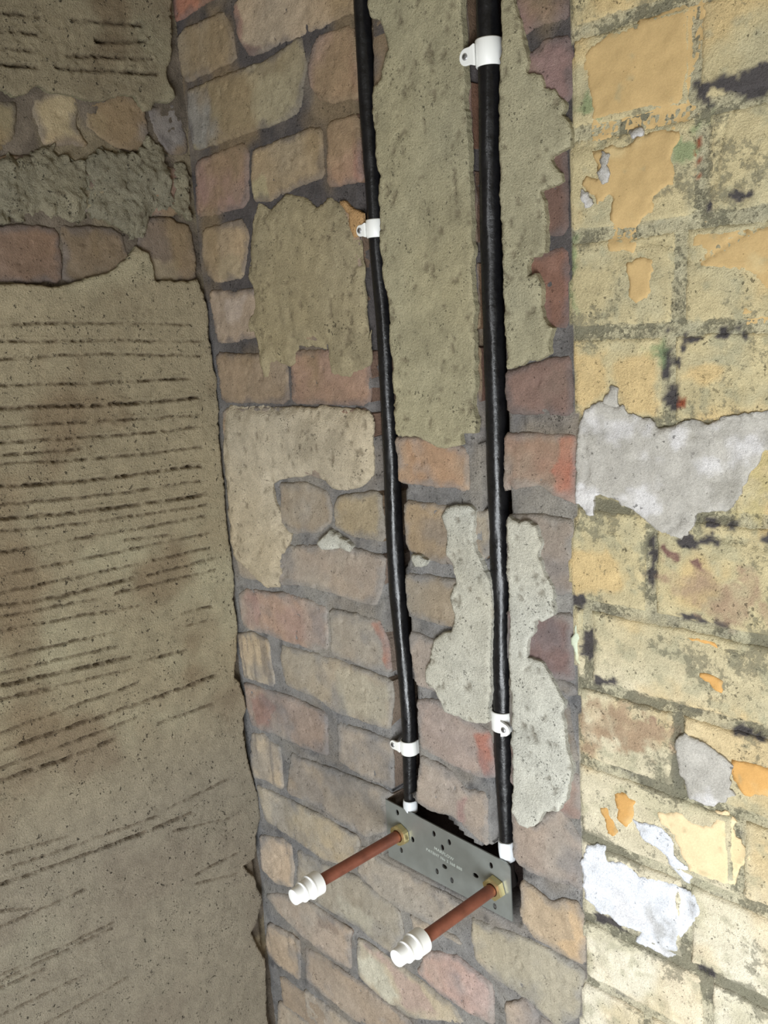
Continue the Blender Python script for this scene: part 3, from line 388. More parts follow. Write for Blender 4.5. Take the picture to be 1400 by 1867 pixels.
# ------------------------------------------------------------------ setting: floor and back wall
def struct(o): o['kind'] = 'structure'; return o
def sheet(name, xs, ys, hf, colf, mat, plane):
    gx, gy = np.meshgrid(xs, ys); p = np.stack([gx.ravel(), gy.ravel()], 1)
    V = plane(p, hf(p)); nx, ny = len(xs), len(ys)
    i = np.arange(nx * ny).reshape(ny, nx)
    q = np.stack([i[:-1, :-1], i[:-1, 1:], i[1:, 1:], i[1:, :-1]], -1).reshape(-1, 4)
    if plane is to_left: q = q[:, ::-1]
    # a thick back so that the wall is a body
    return link(name, V, q.tolist(), mat, None, [True] * len(q), colf(p), origin=False)
BEDS = [(t / 1e4, b / 1e4, [j / 1e4 for j in js]) for t, b, js in PAINTED_COURSES]
def joint_mask(p):
    x, y = p[:, 0], p[:, 1]
    a = np.zeros(len(p)); wob = .003 * fbm(x, y, 25, 3, 33)
    for t, b, js in BEDS:
        a = np.maximum(a, sstep(.012, .004, np.abs(y - t + wob)))
        for j in js:
            a = np.maximum(a, sstep(.011, .004, np.abs(x - j + wob)) * (y < t) * (y > b))
    return a
def back_h(p):
    x, y = p[:, 0], p[:, 1]
    h = -.0021 + .0010 * fbm(x, y, 40, 4, 21)
    right = x > paint_x(y)
    hr = painted_height(p) - (.0010 + .0014 * sstep(1.6, 1.35, y)) * joint_mask(p)
    h = np.where(right, hr - .0008, h)
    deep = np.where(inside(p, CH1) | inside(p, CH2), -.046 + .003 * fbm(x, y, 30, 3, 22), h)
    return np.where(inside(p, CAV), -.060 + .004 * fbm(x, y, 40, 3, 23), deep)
def back_c(p):
    x, y = p[:, 0], p[:, 1]
    c = MORTAR[None] * (1 + .22 * fbm(x, y, 25, 4, 24))[:, None]
    c = mixc(c, UPPERM, sstep(1.35, 1.75, y + .12 * fbm(x, y, 6, 3, 28)))
    c = mixc(c, lin((150, 138, 122)), sstep(.1, .7, fbm(x, y, 12, 4, 25)) * .5)
    c = mixc(c, DARKM * .6, sstep(.3, .7, fbm(x, y, 60, 4, 26)) * .6)
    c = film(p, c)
    right = x > paint_x(y)
    c = np.concatenate([c, np.zeros((len(p), 1))], 1)
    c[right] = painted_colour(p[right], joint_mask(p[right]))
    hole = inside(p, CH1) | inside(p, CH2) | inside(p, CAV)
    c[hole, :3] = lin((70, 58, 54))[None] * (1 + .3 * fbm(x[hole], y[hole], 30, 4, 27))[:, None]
    return c
xs = np.concatenate([np.arange(-.02, 1.15, .004), np.arange(1.15, 2.0, .05)])
ys = np.concatenate([np.arange(0, .44, .04), np.arange(.44, 2.35, .004), [2.40, 2.45, 2.5]])
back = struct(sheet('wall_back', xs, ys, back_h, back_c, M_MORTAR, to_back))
fl = struct(link('floor', [(-.1, -2.6, 0), (2.2, -2.6, 0), (2.2, .1, 0), (-.1, .1, 0), (-.1, -2.6, -.08), (2.2, -2.6, -.08), (2.2, .1, -.08), (-.1, .1, -.08)],
     [(0, 1, 2, 3), (7, 6, 5, 4), (0, 4, 5, 1), (1, 5, 6, 2), (2, 6, 7, 3), (3, 7, 4, 0)], plain('screed', (120, 114, 104), .9, bump=.5, var=.15, vscale=8), origin=False))

# ------------------------------------------------------------------ bricks of the bare part
def add_brick(ring, col, h, seed, res=.0028, ragged=.0016, hole_rim=True, parent=None, plane=to_back, name='brick', thick=-.046):
    rr = rough_ring(grow(chaikin(ring), .0016), res * 1.1, ragged, 45, seed, .0007)
    c = ring.mean(0)
    rim = lin(col) * .45 + CUT * .55
    return slab(name, rr, M_BRICK, parent if parent is not None else back,
                face(h, .0015, seed, (RNG.uniform(-.008, .008), RNG.uniform(-.010, .010)), c), brick_colour(col, seed), rim, thick, res, plane, rnd=.0036)
k = 100
for col, ring in BRICKS:
    k += 7
    add_brick(M(ring), col, RNG.uniform(.0002, .0012), k)
# bricks that the render hides (their cut ends show in the channels) and those just past the frame
HID = [(150, 112, 90), (128, 104, 88), (146, 118, 88), (120, 92, 80), (140, 120, 96)]
MID_BEDS = [2.33, 2.21, 2.125, 2.043, 1.966, 1.882, 1.80, 1.71, 1.625, 1.548]
def chase_edge(line, z): 
    q = line[np.argsort(line[:, 1])]; return float(np.interp(z, q[:, 1], q[:, 0]))
for i in range(len(MID_BEDS) - 1):
    t, b = MID_BEDS[i] - .006, MID_BEDS[i + 1] + .006
    k += 7; xa = [chase_edge(C1R, t), chase_edge(C1R, b)]; xb = [chase_edge(C2L, t), chase_edge(C2L, b)]
    add_brick(np.array([(xa[0], t), (xb[0], t), (xb[1], b), (xa[1], b)]), HID[i % 5], -.001, k, res=.006)
    xa = [chase_edge(C2R, t), chase_edge(C2R, b)]; k += 7
    if i in (0, 1, 2, 3, 6, 7): 
        add_brick(np.array([(xa[0], t), (.606, t), (.606, b), (xa[1], b)]), [(118, 94, 84), (128, 98, 86), (112, 92, 82)][i % 3], -.0008, k, res=.004)
for i in range(2):                                   # above the frame, left of the first channel
    t, b = [2.33, 2.21][i] - .006, [2.21, 2.125][i] + .006
    for xa, xb in ((.012, .10), (.112, .318)):
        k += 7; add_brick(np.array([(xa, t), (xb, t), (xb, b), (xa, b)]), HID[(i + 2) % 5], 0, k, res=.006)

for i in range(5):                                   # below the frame
    t, b = .625 - .083 * i - .006, .542 - .083 * i + .006
    js = [.012, .11, .32, .54, .606] if i % 2 else [.012, .205, .30, .50, .606]
    for xa, xb in zip(js[:-1], js[1:]):
        k += 7; add_brick(np.array([(xa + .004, t), (xb - .004, t), (xb - .004, b), (xa + .004, b)]), [(172, 156, 138), (168, 140, 126), (180, 164, 140)][(i + int(xa * 50)) % 3], 0, k, res=.006)

# ------------------------------------------------------------------ painted part: bricks, coats of paint and filler
n = 0
for t, b, js in BEDS:
    xs_ = [None] + js + [1.0 if (not js or js[-1] < .85) else js[-1] + .12, 1.15]
    for a, c2 in zip(xs_[:-1], xs_[1:]):
        k += 7; n += 1
        tt, bb = t - .005, b + .005
        if a is None:
            zz = np.linspace(bb, tt, 12)
            left = [(paint_x(z) + .001, z) for z in zz]
        else: left = [(a + .005, bb), (a + .005, tt)]
        ring = np.array(left + [(c2 - .005, tt), (c2 - .005, bb)])
        rr = rough_ring(ring, .004, .0016, 40, k, .0006)
        near = ring[:, 0].min() < .82
        lift = RNG.uniform(-.0003, .0001)
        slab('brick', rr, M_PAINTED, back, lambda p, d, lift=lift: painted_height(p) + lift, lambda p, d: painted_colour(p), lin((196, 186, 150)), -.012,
             .0027 if near else .008, rnd=.004)
COAT = {'ochre': ((192, 164, 116), .0004, M_COAT), 'cream': ((214, 190, 140), .0004, M_COAT), 'deep': ((206, 160, 98), .0006, M_COAT),
        'peach': ((230, 206, 166), .0005, M_COAT), 'white': ((226, 229, 236), .0010, M_FILLER), 'filler': ((184, 180, 172), .0022, M_FILLER), 'mint': ((198, 206, 184), .0006, M_COAT)}
for kind, ring in PAINT:
    k += 7
    if kind == 'cream': continue          # thin wash, part of the colour of the bricks
    col, th, mat = COAT[kind]
    base = lin(col)
    rr = rough_ring(chaikin(M(ring)), .0024, .0036, 75, k, .0012)
    def hf(p, d, th=th, kind=kind, kk=k):
        h = painted_height(p) - .0022 * joint_mask(p) * (.55 if kind == 'filler' else 1) + th
        if kind in ('filler', 'white'): h = h + .0010 * fbm(p[:, 0], p[:, 1], 45, 5, kk)
        return h
    def cf(p, d, base=base, kind=kind, kk=k):
        x, y = p[:, 0], p[:, 1]
        c = base[None] * (1 + .06 * fbm(x, y, 20, 4, kk))[:, None]
        if kind in ('filler', 'white'):
            c = mixc(c, lin((222, 220, 222)), sstep(.1, .5, fbm(x, y, 32, 4, kk + 1)) * .6)
            c = mixc(c, lin((150, 146, 136)), sstep(.2, .7, fbm(x, y, 45, 5, kk + 2)) * .55)
        else:
            c = mixc(c, lin((206, 190, 146)), sstep(.25, .6, fbm(x, y, 28, 4, kk + 1)) * .4)
            c = mixc(c, lin((160, 152, 120)), sstep(.5, .8, fbm(x, y, 80, 4, kk + 2)) * .5)
        return c
    o = slab('paint_patch', rr, mat, back, hf, cf, base * .92, -.002, .0030, rnd=.0007, ring2=.0003)
    o['label'] = {'ochre': 'smooth ochre paint patch', 'cream': 'pale yellow paint patch', 'deep': 'strong orange paint patch', 'peach': 'peach paint patch',
                  'white': 'bluish white paint patch', 'filler': 'grey filler patch', 'mint': 'pale green paint strip'}[kind]

# ------------------------------------------------------------------ render left on the back wall
def render_colour(seed, tone=1.0, base=PLAST):
    def f(p, d):
        x, y = p[:, 0], p[:, 1]
        c = base[None] * tone * (1 + .10 * fbm(x, y, 10, 4, seed))[:, None]
        w = fbm(x, y, 6, 3, seed + 1)
        c = c * np.stack([1 + .03 * w, np.ones_like(w), 1 - .06 * w], 1)
        c = mixc(c, base * .68, sstep(.2, .7, fbm(x, y, 16, 4, seed + 2)) * .45)
        c = mixc(c, lin((104, 92, 74)), sstep(.55, .7, fbm(x, y * .7, 130, 3, seed + 4)) * .55)
        return c
    return f
def render_face(h, seed, streak=None):
    def f(p, d):
        x, y = p[:, 0], p[:, 1]
        hh = h
        if streak: hh = .0008 + (h - .0008) * sstep(0, .018, d + .010 * fbm(x, y, 40, 3, seed + 12))
        r = hh + .0016 * fbm(x, y, 12, 3, seed) + .0011 * fbm(x, y, 60, 4, seed + 1) - .0022 * sstep(.55, .7, fbm(x, y * .7, 130, 3, seed + 4))
        if streak == 'v': r = r + .0014 * fbm(x + .06 * (y - 1.7), y * .12, 90, 3, seed + 8)
        if streak == 'h': r = r + .0012 * fbm(x * .10, y + .25 * x, 75, 3, seed + 8)
        return r
    return f
PL_STYLE = {'P1': (.007, .97, None), 'P4': (.007, 1.0, None), 'P0': (.005, .9, 'v'), 'P2': (.0065, 1.08, 'h'), 'P3': (.006, .93, None), 'P5': (.008, 1.0, None),
            'chip': (.007, 1.0, None), 'orange': (.003, 1, None), 'lump': (.006, .9, None)}
for name, ring in PLASTER:
    k += 7
    h, tone, streak = PL_STYLE[name]
    rr = rough_ring(chaikin(M(ring)), .0032, .0024 if name[0] == 'P' else .0014, 55, k, .0011)
    base = lin((196, 158, 112)) if name == 'orange' else lin((190, 177, 153)) if name == 'P2' else lin((176, 164, 134)) if name == 'P0' else PALE if name in ('P3', 'P5', 'chip', 'lump') else PLAST
    o = slab('plaster_patch', rr, M_PLASTER, back, render_face(h, k, streak), render_colour(k, tone, base), base * .88, -.002, .0034, rnd=.0022)
    if name == 'orange': o['label'] = 'orange brick-dust chip'; o.name = 'mortar_chip'
    elif name in ('chip', 'lump'): o['label'] = 'small pale splash of render'

# ------------------------------------------------------------------ left wall
def left_h(p):
    x, y = p[:, 0], p[:, 1]
    return -.0022 + .0032 * fbm(x, y, 35, 5, 121) - .010 * sstep(.016, .010, x) * sstep(1.26, 1.2, y)
def left_c(p):
    x, y = p[:, 0], p[:, 1]
    c = lin((118, 108, 96))[None] * (1 + .2 * fbm(x, y, 25, 4, 122))[:, None]
    c = mixc(c, lin((146, 134, 108)), sstep(-.1, .4, fbm(x, y, 16, 4, 124)) * .6)
    return mixc(c, lin((84, 76, 70)), sstep(.1, .6, fbm(x, y, 40, 4, 123)) * .6)
xs = np.concatenate([np.arange(-.02, .62, .004), np.arange(.62, 2.0, .06)])
left = struct(sheet('wall_left', xs, ys, left_h, left_c, M_MORTAR, to_left))
for col, ring in LEFT_BRICKS:
    k += 7
    add_brick(M(ring), col, RNG.uniform(-.001, .002), k, parent=left, plane=to_left, ragged=.0038, thick=-.03, res=.003)
GR = [(s, M(g)) for s, g in GROOVES]
def groove_depth(p, seed):
    out = np.zeros(len(p)); x, y = p[:, 0], p[:, 1]
    wob = .0012 * fbm(x, y, 50, 3, seed)
    for i, (s, g) in enumerate(GR):
        lo, hi = g.min(0) - .012, g.max(0) + .012
        m = (x > lo[0]) & (x < hi[0]) & (y > lo[1]) & (y < hi[1])
        if not m.any(): continue
        q = np.stack([x[m], y[m] + wob[m]], 1)
        d = seg_dist(q, g, False)
        st = s * (.62 + .38 * sstep(-.6, .3, fbm(x[m], y[m] * .3, 30, 3, seed + i)))
        w = .0012 + .0005 * s
        dep = -.0036 * st * np.exp(-(d / w) ** 2) + .0008 * st * np.exp(-((d - 2.1 * w) / w) ** 2)
        crumb = np.clip(.9 + 1.1 * fbm(q[:, 0], q[:, 1] * 1.3, 190, 2, seed + 3), 0, 2)
        cur = out[m]; dep = dep * crumb
        out[m] = np.where(np.abs(dep) > np.abs(cur), dep, cur)
    return out
def coat_face(h, seed, sand=1.0):
    def f(p, d):
        x, y = p[:, 0], p[:, 1]
        rag = sstep(.0, .6, fbm(x, y, 18, 3, seed + 6))
        return h + .0020 * fbm(x, y, 8, 3, seed) + .0007 * sand * fbm(x, y, 55, 4, seed + 1) + .0012 * sand * rag * fbm(x, y, 210, 2, seed + 2) + groove_depth(p, seed)
    return f
def coat_colour(seed):
    def f(p, d):
        x, y = p[:, 0], p[:, 1]
        c = lin((184, 171, 143))[None] * (1 + .10 * fbm(x, y, 7, 4, seed))[:, None]
        c = mixc(c, lin((210, 203, 172)), sstep(.1, .7, fbm(x * .6, y, 8, 4, seed + 1)) * .6)
        c = mixc(c, lin((146, 124, 98)), sstep(.0, .6, fbm(x, y, 9, 4, seed + 2)) * .6)
        low = sstep(1.2, .95, y)  # greyer low down, height shading mixed into the stain colour
        c = mixc(c, lin((168, 160, 146)), low * .7)
        g = groove_depth(p, 500)
        return mixc(c, lin((110, 92, 72)), np.clip(-g / .003, 0, 1) * .6)
    return f
k += 7; r = rough_ring(chaikin(M(LEFT_UPPER_COAT)), .003, .0022, 50, k, .0012)
top = np.array([p for p in r])
slab('plaster_patch', r, M_SCRATCH, left, coat_face(.009, 500, 1.5), lambda p, d, f=coat_colour(k): f(p, d) * .80, PLAST * .75, -.006, .0026, to_left, rnd=.003)['label'] = 'upper scratched render coat'
for ring in LEFT_ROUGH:
    k += 7; r = rough_ring(chaikin(M(ring)), .0026, .0075, 60, k, .0030)
    def rf(p, d, kk=k):
        x, y = p[:, 0], p[:, 1]
        return .001 + .0050 * fbm(x, y, 34, 4, kk) + .0085 * np.abs(fbm(x, y, 62, 5, kk + 1, .6)) + .0028 * np.abs(fbm(x, y, 190, 3, kk + 2)) + .22 * np.minimum(d, .012)
    slab('plaster_patch', r, M_SCRATCH, left, rf, render_colour(k, .84, lin((176, 168, 144))), PLAST * .65, -.008, .0028, to_left, rnd=.003)['label'] = 'lumpy splash of rough mortar'
k += 7; r = rough_ring(M(LEFT_MAIN_COAT), .004, .0022, 50, k, .0011)
r = r[r[:, 1] > .5] if False else r
slab('plaster_patch', r, M_SCRATCH, left, coat_face(.009, 500), coat_colour(k), PLAST * .85, -.006, .0034, to_left, rnd=.0035, resy=.0014)['label'] = 'broad scratched render coat'

# ------------------------------------------------------------------ things fixed to the wall
def thing(name, label, cat, loc, group=None):
    o = bpy.data.objects.new(name, None); COL.objects.link(o); o.location = loc
    o.empty_display_size = .02
    o['label'] = label; o['category'] = cat
    if group: o['group'] = group
    return o
def tag(o, label, cat, group=None):
    o['label'] = label; o['category'] = cat
    if group: o['group'] = group
    return o
M_SLEEVE = plain('black_sleeve', (20, 20, 22), .30, spec=.45, bump=.6, scale=120, var=.25, vscale=90)
M_TAPE = plain('white_tape', (226, 230, 234), .5, bump=.4, scale=200)
M_CLIP = plain('white_nylon', (238, 239, 236), .35)
M_SCREW = plain('zinc_screw', (168, 168, 168), .4, metal=.5)
M_SLOT = plain('screw_recess', (40, 40, 40), .6)
M_PLATE = plain('zinc_plate', (152, 157, 154), .45, metal=.55, bump=.12, scale=500, var=.07, vscale=35)
M_STAMP = plain('stamped_letters', (206, 214, 208), .45, metal=.3)
M_BRASS = plain('brass', (208, 192, 142), .30, metal=.8, var=.08)
M_COPPER = plain('tarnished_copper', (146, 90, 72), .45, metal=.45, bump=.2, scale=260, var=.28, vscale=45)
M_CAP = plain('white_plastic', (244, 245, 244), .35)
M_RING = plain('grey_seal', (190, 186, 172), .5)
M_DARKBODY = plain('dark_fitting', (34, 30, 28), .5)

def tube(pts, radii, seg=28, wrinkle=0.0, seed=0, caps=True):
    "rings along a path; returns verts, faces"
    pts = np.asarray(pts, float); V = []; F = []
    T = np.gradient(pts, axis=0); T /= np.linalg.norm(T, axis=1)[:, None]
    ref = np.array([0, 1.0, 0]) if abs(T[0, 1]) < .7 else np.array([1.0, 0, 0])
    for i, (p, r, t) in enumerate(zip(pts, radii, T)):
        u = np.cross(t, ref); u /= np.linalg.norm(u); v = np.cross(t, u)
        a = np.arange(seg) * 2 * np.pi / seg
        rr = r * (1 + wrinkle * fbm(np.cos(a) * .03 + 5, np.sin(a) * .03 + p[2] * .35, 70, 3, seed))
        V.append(p + np.cos(a)[:, None] * u * rr[:, None] + np.sin(a)[:, None] * v * rr[:, None])
    n = len(pts)
    for i in range(n - 1):
        for j in range(seg):
            j2 = (j + 1) % seg
            F.append((i * seg + j, i * seg + j2, (i + 1) * seg + j2, (i + 1) * seg + j))
    if caps:
        F.append(tuple(range(seg))[::-1]); F.append(tuple((n - 1) * seg + j for j in range(seg)))
    return np.concatenate(V), F
def fixn(o):
    bm = bmesh.new(); bm.from_mesh(o.data); bmesh.ops.recalc_face_normals(bm, faces=bm.faces); bm.to_mesh(o.data); bm.free(); return o
def part(name, V, F, mat, parent, sm=True):
    V = np.asarray(V, float)
    return fixn(link(name, V, F, mat, parent, [sm and len(f) <= 4 for f in F]))
def spline(rows):
    r = np.asarray(rows, float) / 1e4
    z = np.arange(r[0, 2], r[-1, 2], -.004)
    src = r[::-1]
    x, y, rad = (np.interp(z, src[:, 2], src[:, c]) for c in (0, 1, 3))
    ker = np.hanning(23); ker /= ker.sum()
    sm = lambda a: np.convolve(np.pad(a, 11, 'edge'), ker, 'valid')
    return np.stack([sm(x), sm(y), z], 1), sm(rad)
def pipe(rows, label, seed, tape, group):
    P, R = spline(rows)
    root = thing('lagged_pipe', label, 'pipe', (P[-1, 0], P[-1, 1], P[-1, 2] - .03), group)
    V, F = tube(P, R * (1 + .03 * fbm(P[:, 2], P[:, 2] * 0, 14, 3, seed)), 30, .05, seed)
    part('sleeve', V, F, M_SLEEVE, root)
    e = P[-1]; r0 = R[-1]
    # white tape wound round the end of the sleeve
    n = 9; zz = np.linspace(tape[0], tape[1], n)
    V, F = tube([(e[0], e[1], e[2] + z) for z in zz], r0 * (1.10 + .08 * np.sin(np.linspace(0, 3.1, n)) + tape[2] * np.linspace(-1, 1, n)), 26, .13, seed + 4)
    part('tape', V, F, M_TAPE, root)['label'] = 'white tape collar'
    V, F = tube([(e[0], e[1], e[2] + .004), (e[0], e[1], e[2] - .03), (e[0], e[1] + .004, e[2] - .05)], [.0078] * 3, 22)
    part('pipe_end', V, F, M_DARKBODY, root)
    return root
pipe(PIPE_LEFT, 'thinner black sleeved pipe in the left channel, running down to the plate\'s left end', 300, (.0, -.016, .02), 'black sleeved pipes')
pipe(PIPE_RIGHT, 'thicker black sleeved pipe in the right channel, running down to the plate\'s right end', 340, (.010, -.016, -.10), 'black sleeved pipes')

def pipe_clip(cx, cy, cz, r, hgt, side, tz, reach, label, roll=0.0):
    root = thing('pipe_clip', label, 'clip', (cx, cy, cz), 'white pipe clips')
    ro, ri = r + .0022, r + .0004
    # band: from the wall round the front of the pipe and back
    prof = []
    a0, a1 = math.radians(-205), math.radians(25)
    out = [(math.cos(a) * ro, math.sin(a) * ro) for a in np.linspace(a0, a1, 34)]
    inn = [(math.cos(a) * ri, math.sin(a) * ri) for a in np.linspace(a1, a0, 34)]
    out = [(-ro, .016)] + out + [(ro, .016)]; inn = [(ri, .016)] + inn + [(-ri, .016)]
    loop = out + inn; n = len(loop); ch = .0012
    V = []
    for zz, s in ((-hgt / 2, .0), (-hgt / 2 + ch, 1), (hgt / 2 - ch, 1), (hgt / 2, .0)):
        for i, (x, y) in enumerate(loop):
            f = 1 if i >= len(out) else (1 - .06 * (1 - s))
            V.append((cx + x * f, cy + y * f, cz + zz + roll * x))
    F = []
    for L in range(3):
        for i in range(n): F.append((L * n + i, L * n + (i + 1) % n, (L + 1) * n + (i + 1) % n, (L + 1) * n + i))
    m = n // 2
    for L in (0, 3):
        for i in range(m - 1):
            a, b, c, d = i, i + 1, n - 2 - i, n - 1 - i
            F.append(tuple(L * n + q for q in (a, b, c, d)))
    part('band', V, F, M_CLIP, root)
    # locking tab with its screw
    th = math.radians(40)
    w = hgt * .64; rad = w / 2
    x0 = ro * .55; x1 = ro + reach - rad
    ol = [(x0, -w / 2 * 1.25), (ro * .95, -w / 2)] + [(x1 + math.cos(a) * rad, math.sin(a) * rad) for a in np.linspace(-math.pi / 2, math.pi / 2, 13)] + [(ro * .95, w / 2), (x0, w / 2 * 1.25)]
    yf = lambda x: -ro * 1.04 - .0006 + max(0, x - ro * .8) * .06
    V = []; n = len(ol)
    for off in (0, .003):
        for x, z in ol: V.append((cx + side * x, cy + yf(x) + off, cz + tz + z + roll * side * x))
    F = [tuple(range(n)), tuple(range(n, 2 * n))[::-1]] + [(i, (i + 1) % n, n + (i + 1) % n, n + i) for i in range(n)]
    tab = fixn(link('tab', np.array(V), F, M_CLIP, root, [False] * len(F)))
    bv = tab.modifiers.new('edge', 'BEVEL'); bv.width = .0007; bv.segments = 2; bv.limit_method = 'ANGLE'
    sx = cx + side * x1; sy = cy + yf(x1); sz = cz + tz + roll * side * x1
    nrm = Vector((side * -.10, -1, 0)).normalized()
    V, F = tube([Vector((sx, sy, sz)) + nrm * q for q in (-.001, .0004, .0009, .0009, .0004)], [.0033, .0033, .0030, .0022, .0019], 18)
    sc = part('screw', V, F, M_SCREW, root); sc['label'] = 'zinc screw head'
    V, F = tube([Vector((sx, sy, sz)) + nrm * q for q in (0, .00045)], [.0012, .0012], 14)
    part('screw_recess', V, F, M_SLOT, sc)
    return root
def at(rows, z):
    P, R = spline(rows); i = int(np.argmin(np.abs(P[:, 2] - z))); return P[i, 0], P[i, 1], R[i]
x, y, r = at(PIPE_RIGHT, 1.893)
pipe_clip(x, y, 1.893, r, .0250, -1, -.001, .0130, 'white clip highest up on the thicker right-hand black pipe')
x, y, r = at(PIPE_RIGHT, 1.197)
pipe_clip(x, y, 1.197, r, .0235, 1, -.0045, .0060, 'white clip low on the thicker right-hand black pipe, above the plate')
x, y, r = at(PIPE_LEFT, 1.750)
pipe_clip(x, y, 1.750, r, .0200, -1, -.001, .0095, 'white clip high on the thinner left-hand black pipe')
x, y, r = at(PIPE_LEFT, 1.118)
pipe_clip(x, y, 1.118, r, .0185, -1, .001, .0125, 'white clip low on the thinner left-hand pipe, near the plate')

# mounting plate: flat bar with slots, brass nuts, stamped lettering
NUT = [(.3308, .9949), (.4862, .9854)]
PH = .0015
pl = thing('mounting_plate', 'grey metal pipe mounting plate with punched holes and stamped lettering, set in the brick', 'bracket', (.405, -PH, .95))
corners = [(.302, .950), (.5085, .9485), (.5080, 1.0230), (.303, 1.0335)]
ring = []
for i, c in enumerate(corners):
    c = np.array(c); a = np.array(corners[i - 1]) - c; b = np.array(corners[(i + 1) % 4]) - c
    a /= np.linalg.norm(a); b /= np.linalg.norm(b); rr = .0075 if i == 2 else .0015
    for t in np.linspace(0, 1, 7):
        ring.append(c + a * rr * (1 - t) ** 2 + b * rr * t ** 2)
ring = np.array(ring); nb = len(ring)
loops = [ring]; hole_c = [M(h) for h in HOLES]
for i, h in enumerate(hole_c):
    aa = np.arange(14) * 2 * np.pi / 14
    sx, sy = (.0030, .0040)
    if i in (6, 10): sx, sy = (.0045, .0030)
    loops.append(h + np.stack([np.cos(aa) * sx, np.sin(aa) * sy], 1))
for c in NUT:
    aa = np.arange(26) * 2 * np.pi / 26
    loops.append(np.array(c) + np.stack([np.cos(aa), np.sin(aa)], 1) * .0122)
pts = np.concatenate(loops); E_ = []; o0 = 0
for L in loops:
    E_ += [(o0 + i, o0 + (i + 1) % len(L)) for i in range(len(L))]; o0 += len(L)
v2, e2, f2, *_ = delaunay_2d_cdt([Vector(p) for p in pts], E_, [], 1, 1e-7)
p = np.array([(v.x, v.y) for v in v2])
keep = []
for f in f2:
    c = p[list(f)].mean(0)
    if not any(inside(c[None], L)[0] for L in loops[1:]): keep.append(tuple(f))
N = len(p); F = list(keep) + [tuple(N + i for i in f[::-1]) for f in keep]
edge = {}
for f in keep:
    for a, b in zip(f, f[1:] + f[:1]):
        if (b, a) in edge: del edge[(b, a)]
        else: edge[(a, b)] = 1
F += [(b, a, N + a, N + b) for a, b in edge]
V = np.concatenate([to_back(p, np.full(N, PH)), to_back(p, np.full(N, PH - .0018))])
plate = link('plate', V, F, M_PLATE, pl, [False] * len(F))
bv = plate.modifiers.new('edge', 'BEVEL'); bv.width = .0004; bv.segments = 2; bv.limit_method = 'ANGLE'; bv.angle_limit = 1.0
def lettering(txt, size, loc, rz, name='lettering'):
    cu = bpy.data.curves.new('letters', 'FONT'); cu.body = txt; cu.size = size; cu.align_x = 'CENTER'; cu.extrude = .00012
    cu.space_character = 1.12; cu.offset = .00006
    o = bpy.data.objects.new('letters', cu); COL.objects.link(o)
    bpy.context.view_layer.update()
    me = bpy.data.meshes.new_from_object(o.evaluated_get(bpy.context.evaluated_depsgraph_get()))
    bpy.data.objects.remove(o)
    t = bpy.data.objects.new(name, me); COL.objects.link(t)
    me.materials.clear(); me.materials.append(M_STAMP)
    t.parent = pl; t.location = Vector(loc) - pl.location
    t.rotation_euler = Matrix(((math.cos(rz), -math.sin(rz), 0), (0, 0, -1), (math.sin(rz), math.cos(rz), 0))).to_euler()
    return t
TXT = M(LETTERS)
def along(a, b, txt, size):
    ang = math.atan2(b[1] - a[1], b[0] - a[0]); m = (a + b) / 2
    lettering(txt, size, (m[0], -PH - .0001, m[1]), ang)
along(TXT[0], TXT[1], 'MARFLOW', .0062)
along(TXT[2], TXT[3], 'PATENT No 2 368 888', .0056)
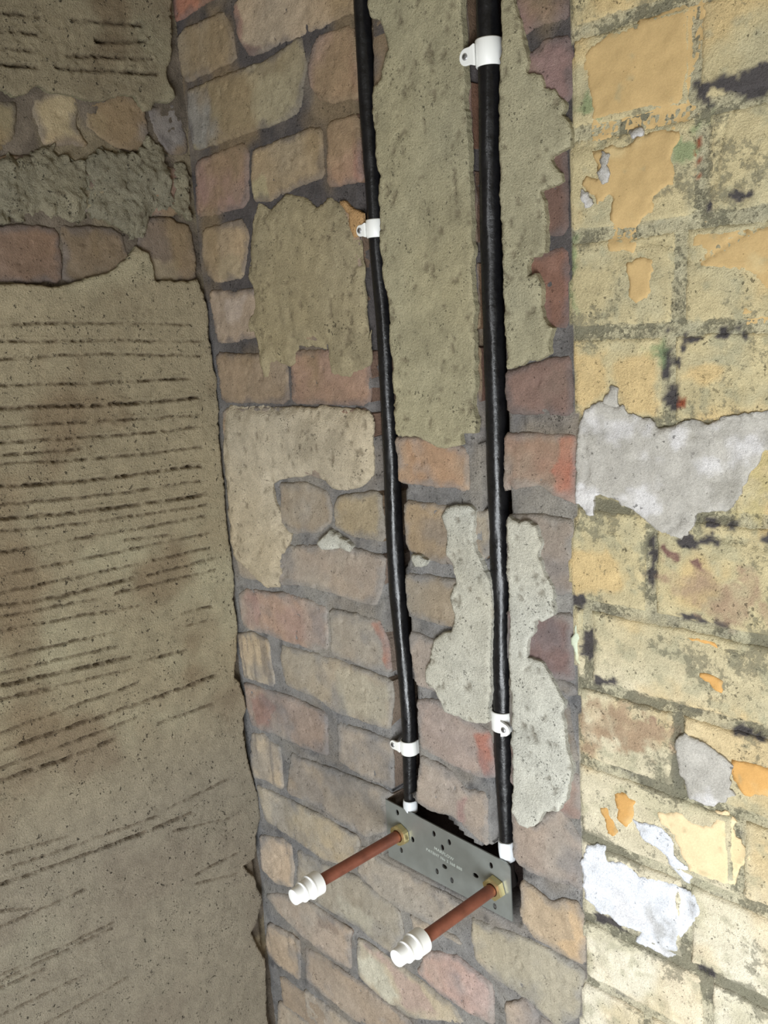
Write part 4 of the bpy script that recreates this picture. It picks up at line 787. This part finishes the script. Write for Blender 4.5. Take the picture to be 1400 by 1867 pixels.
for i, c in enumerate(NUT):
    # hexagonal brass nut with chamfered face, on a collar
    V = []; F = []
    rot = .25 if i else .1
    lev = [(.0000, .0128, 24), (.0002, .0145, 6), (.0080, .0145, 6), (.0094, .0128, 24)]
    aa = np.arange(24) * 2 * np.pi / 24
    def hexr(a): return .0128 / np.cos((a - rot + np.pi / 6) % (np.pi / 3) - np.pi / 6)
    for hh, fr in ((.0004, .97), (.0012, 1.0), (.0076, 1.0), (.0090, .93), (.0092, .62)):
        rr = hexr(aa) * fr if fr > .9 else np.full(24, .0083)
        for a, q in zip(aa, rr): V.append((c[0] + math.cos(a) * q, -PH - hh, c[1] + math.sin(a) * q))
    for L in range(4):
        for j in range(24): F.append((L * 24 + j, L * 24 + (j + 1) % 24, (L + 1) * 24 + (j + 1) % 24, (L + 1) * 24 + j))
    F.append(tuple(range(24)))
    nut = fixn(link('nut', np.array(V), F, M_BRASS, pl, [False] * len(F))); nut['label'] = 'brass hexagonal nut'
    V, F = tube([(c[0], .0, c[1]), (c[0], .026, c[1])], [.0112, .0112], 22)
    part('elbow_body', V, F, M_DARKBODY, pl)

# copper stubs and their stop ends
STUB = [(.3308, .9972, -.147, 'left'), (.4862, .9868, -.132, 'right')]
CAPLEN = [.0360, .0375]
for i, (x, z, y1, side) in enumerate(STUB):
    z0 = NUT[i][1]
    ys_ = np.linspace(-.008, y1, 24); zz = np.linspace(z0, z, 24)
    V, F = tube([(x, a, b) for a, b in zip(ys_, zz)], [.0075] * 24, 28, .012, 60 + i)
    tag(part('copper_pipe', V, F, M_COPPER, None), 'copper pipe stub sticking out of the plate\'s %s brass nut' % side, 'pipe', 'copper stubs on the plate')
    root = thing('stop_end', 'white stepped plastic cap on the end of the %s copper stub' % side, 'cap', (x, y1, z), 'white caps on the copper stubs')
    L = CAPLEN[i]
    def lathe(prof):
        return tube([(x, y1 + .008 - t, z) for t, q in prof], [q for t, q in prof], 40)
    V, F = lathe([(.0, .0080), (.0, .0140), (.0008, .0149), (.0050, .0150), (.0058, .0140)])
    part('seal_ring', V, F, M_RING, root)['label'] = 'beige grey seal ring'
    e = .0007; A = .008
    a1, a2, a3 = A + L * .34, A + L * .66, A + L
    prof = [(.0050, .0138), (.0056, .0143), (a1 - .0022, .0141), (a1 - .0018, .0146), (a1 - .0004, .0146), (a1, .0140), (a1 + .0001, .0121), (a2 - .0022, .0117), (a2 - .0018, .0122), (a2 - .0004, .0122), (a2, .0117), (a2 + .0001, .0099), (a3 - .0012, .0096), (a3 - .0003, .0092), (a3, .0084)]
    V, F = lathe(prof)
    b_ = part('cap_body', V, F, M_CAP, root)
    me = b_.data
    for pg in me.polygons: pg.use_smooth = len(pg.vertices) <= 4
    me.set_sharp_from_angle(angle=math.radians(32))
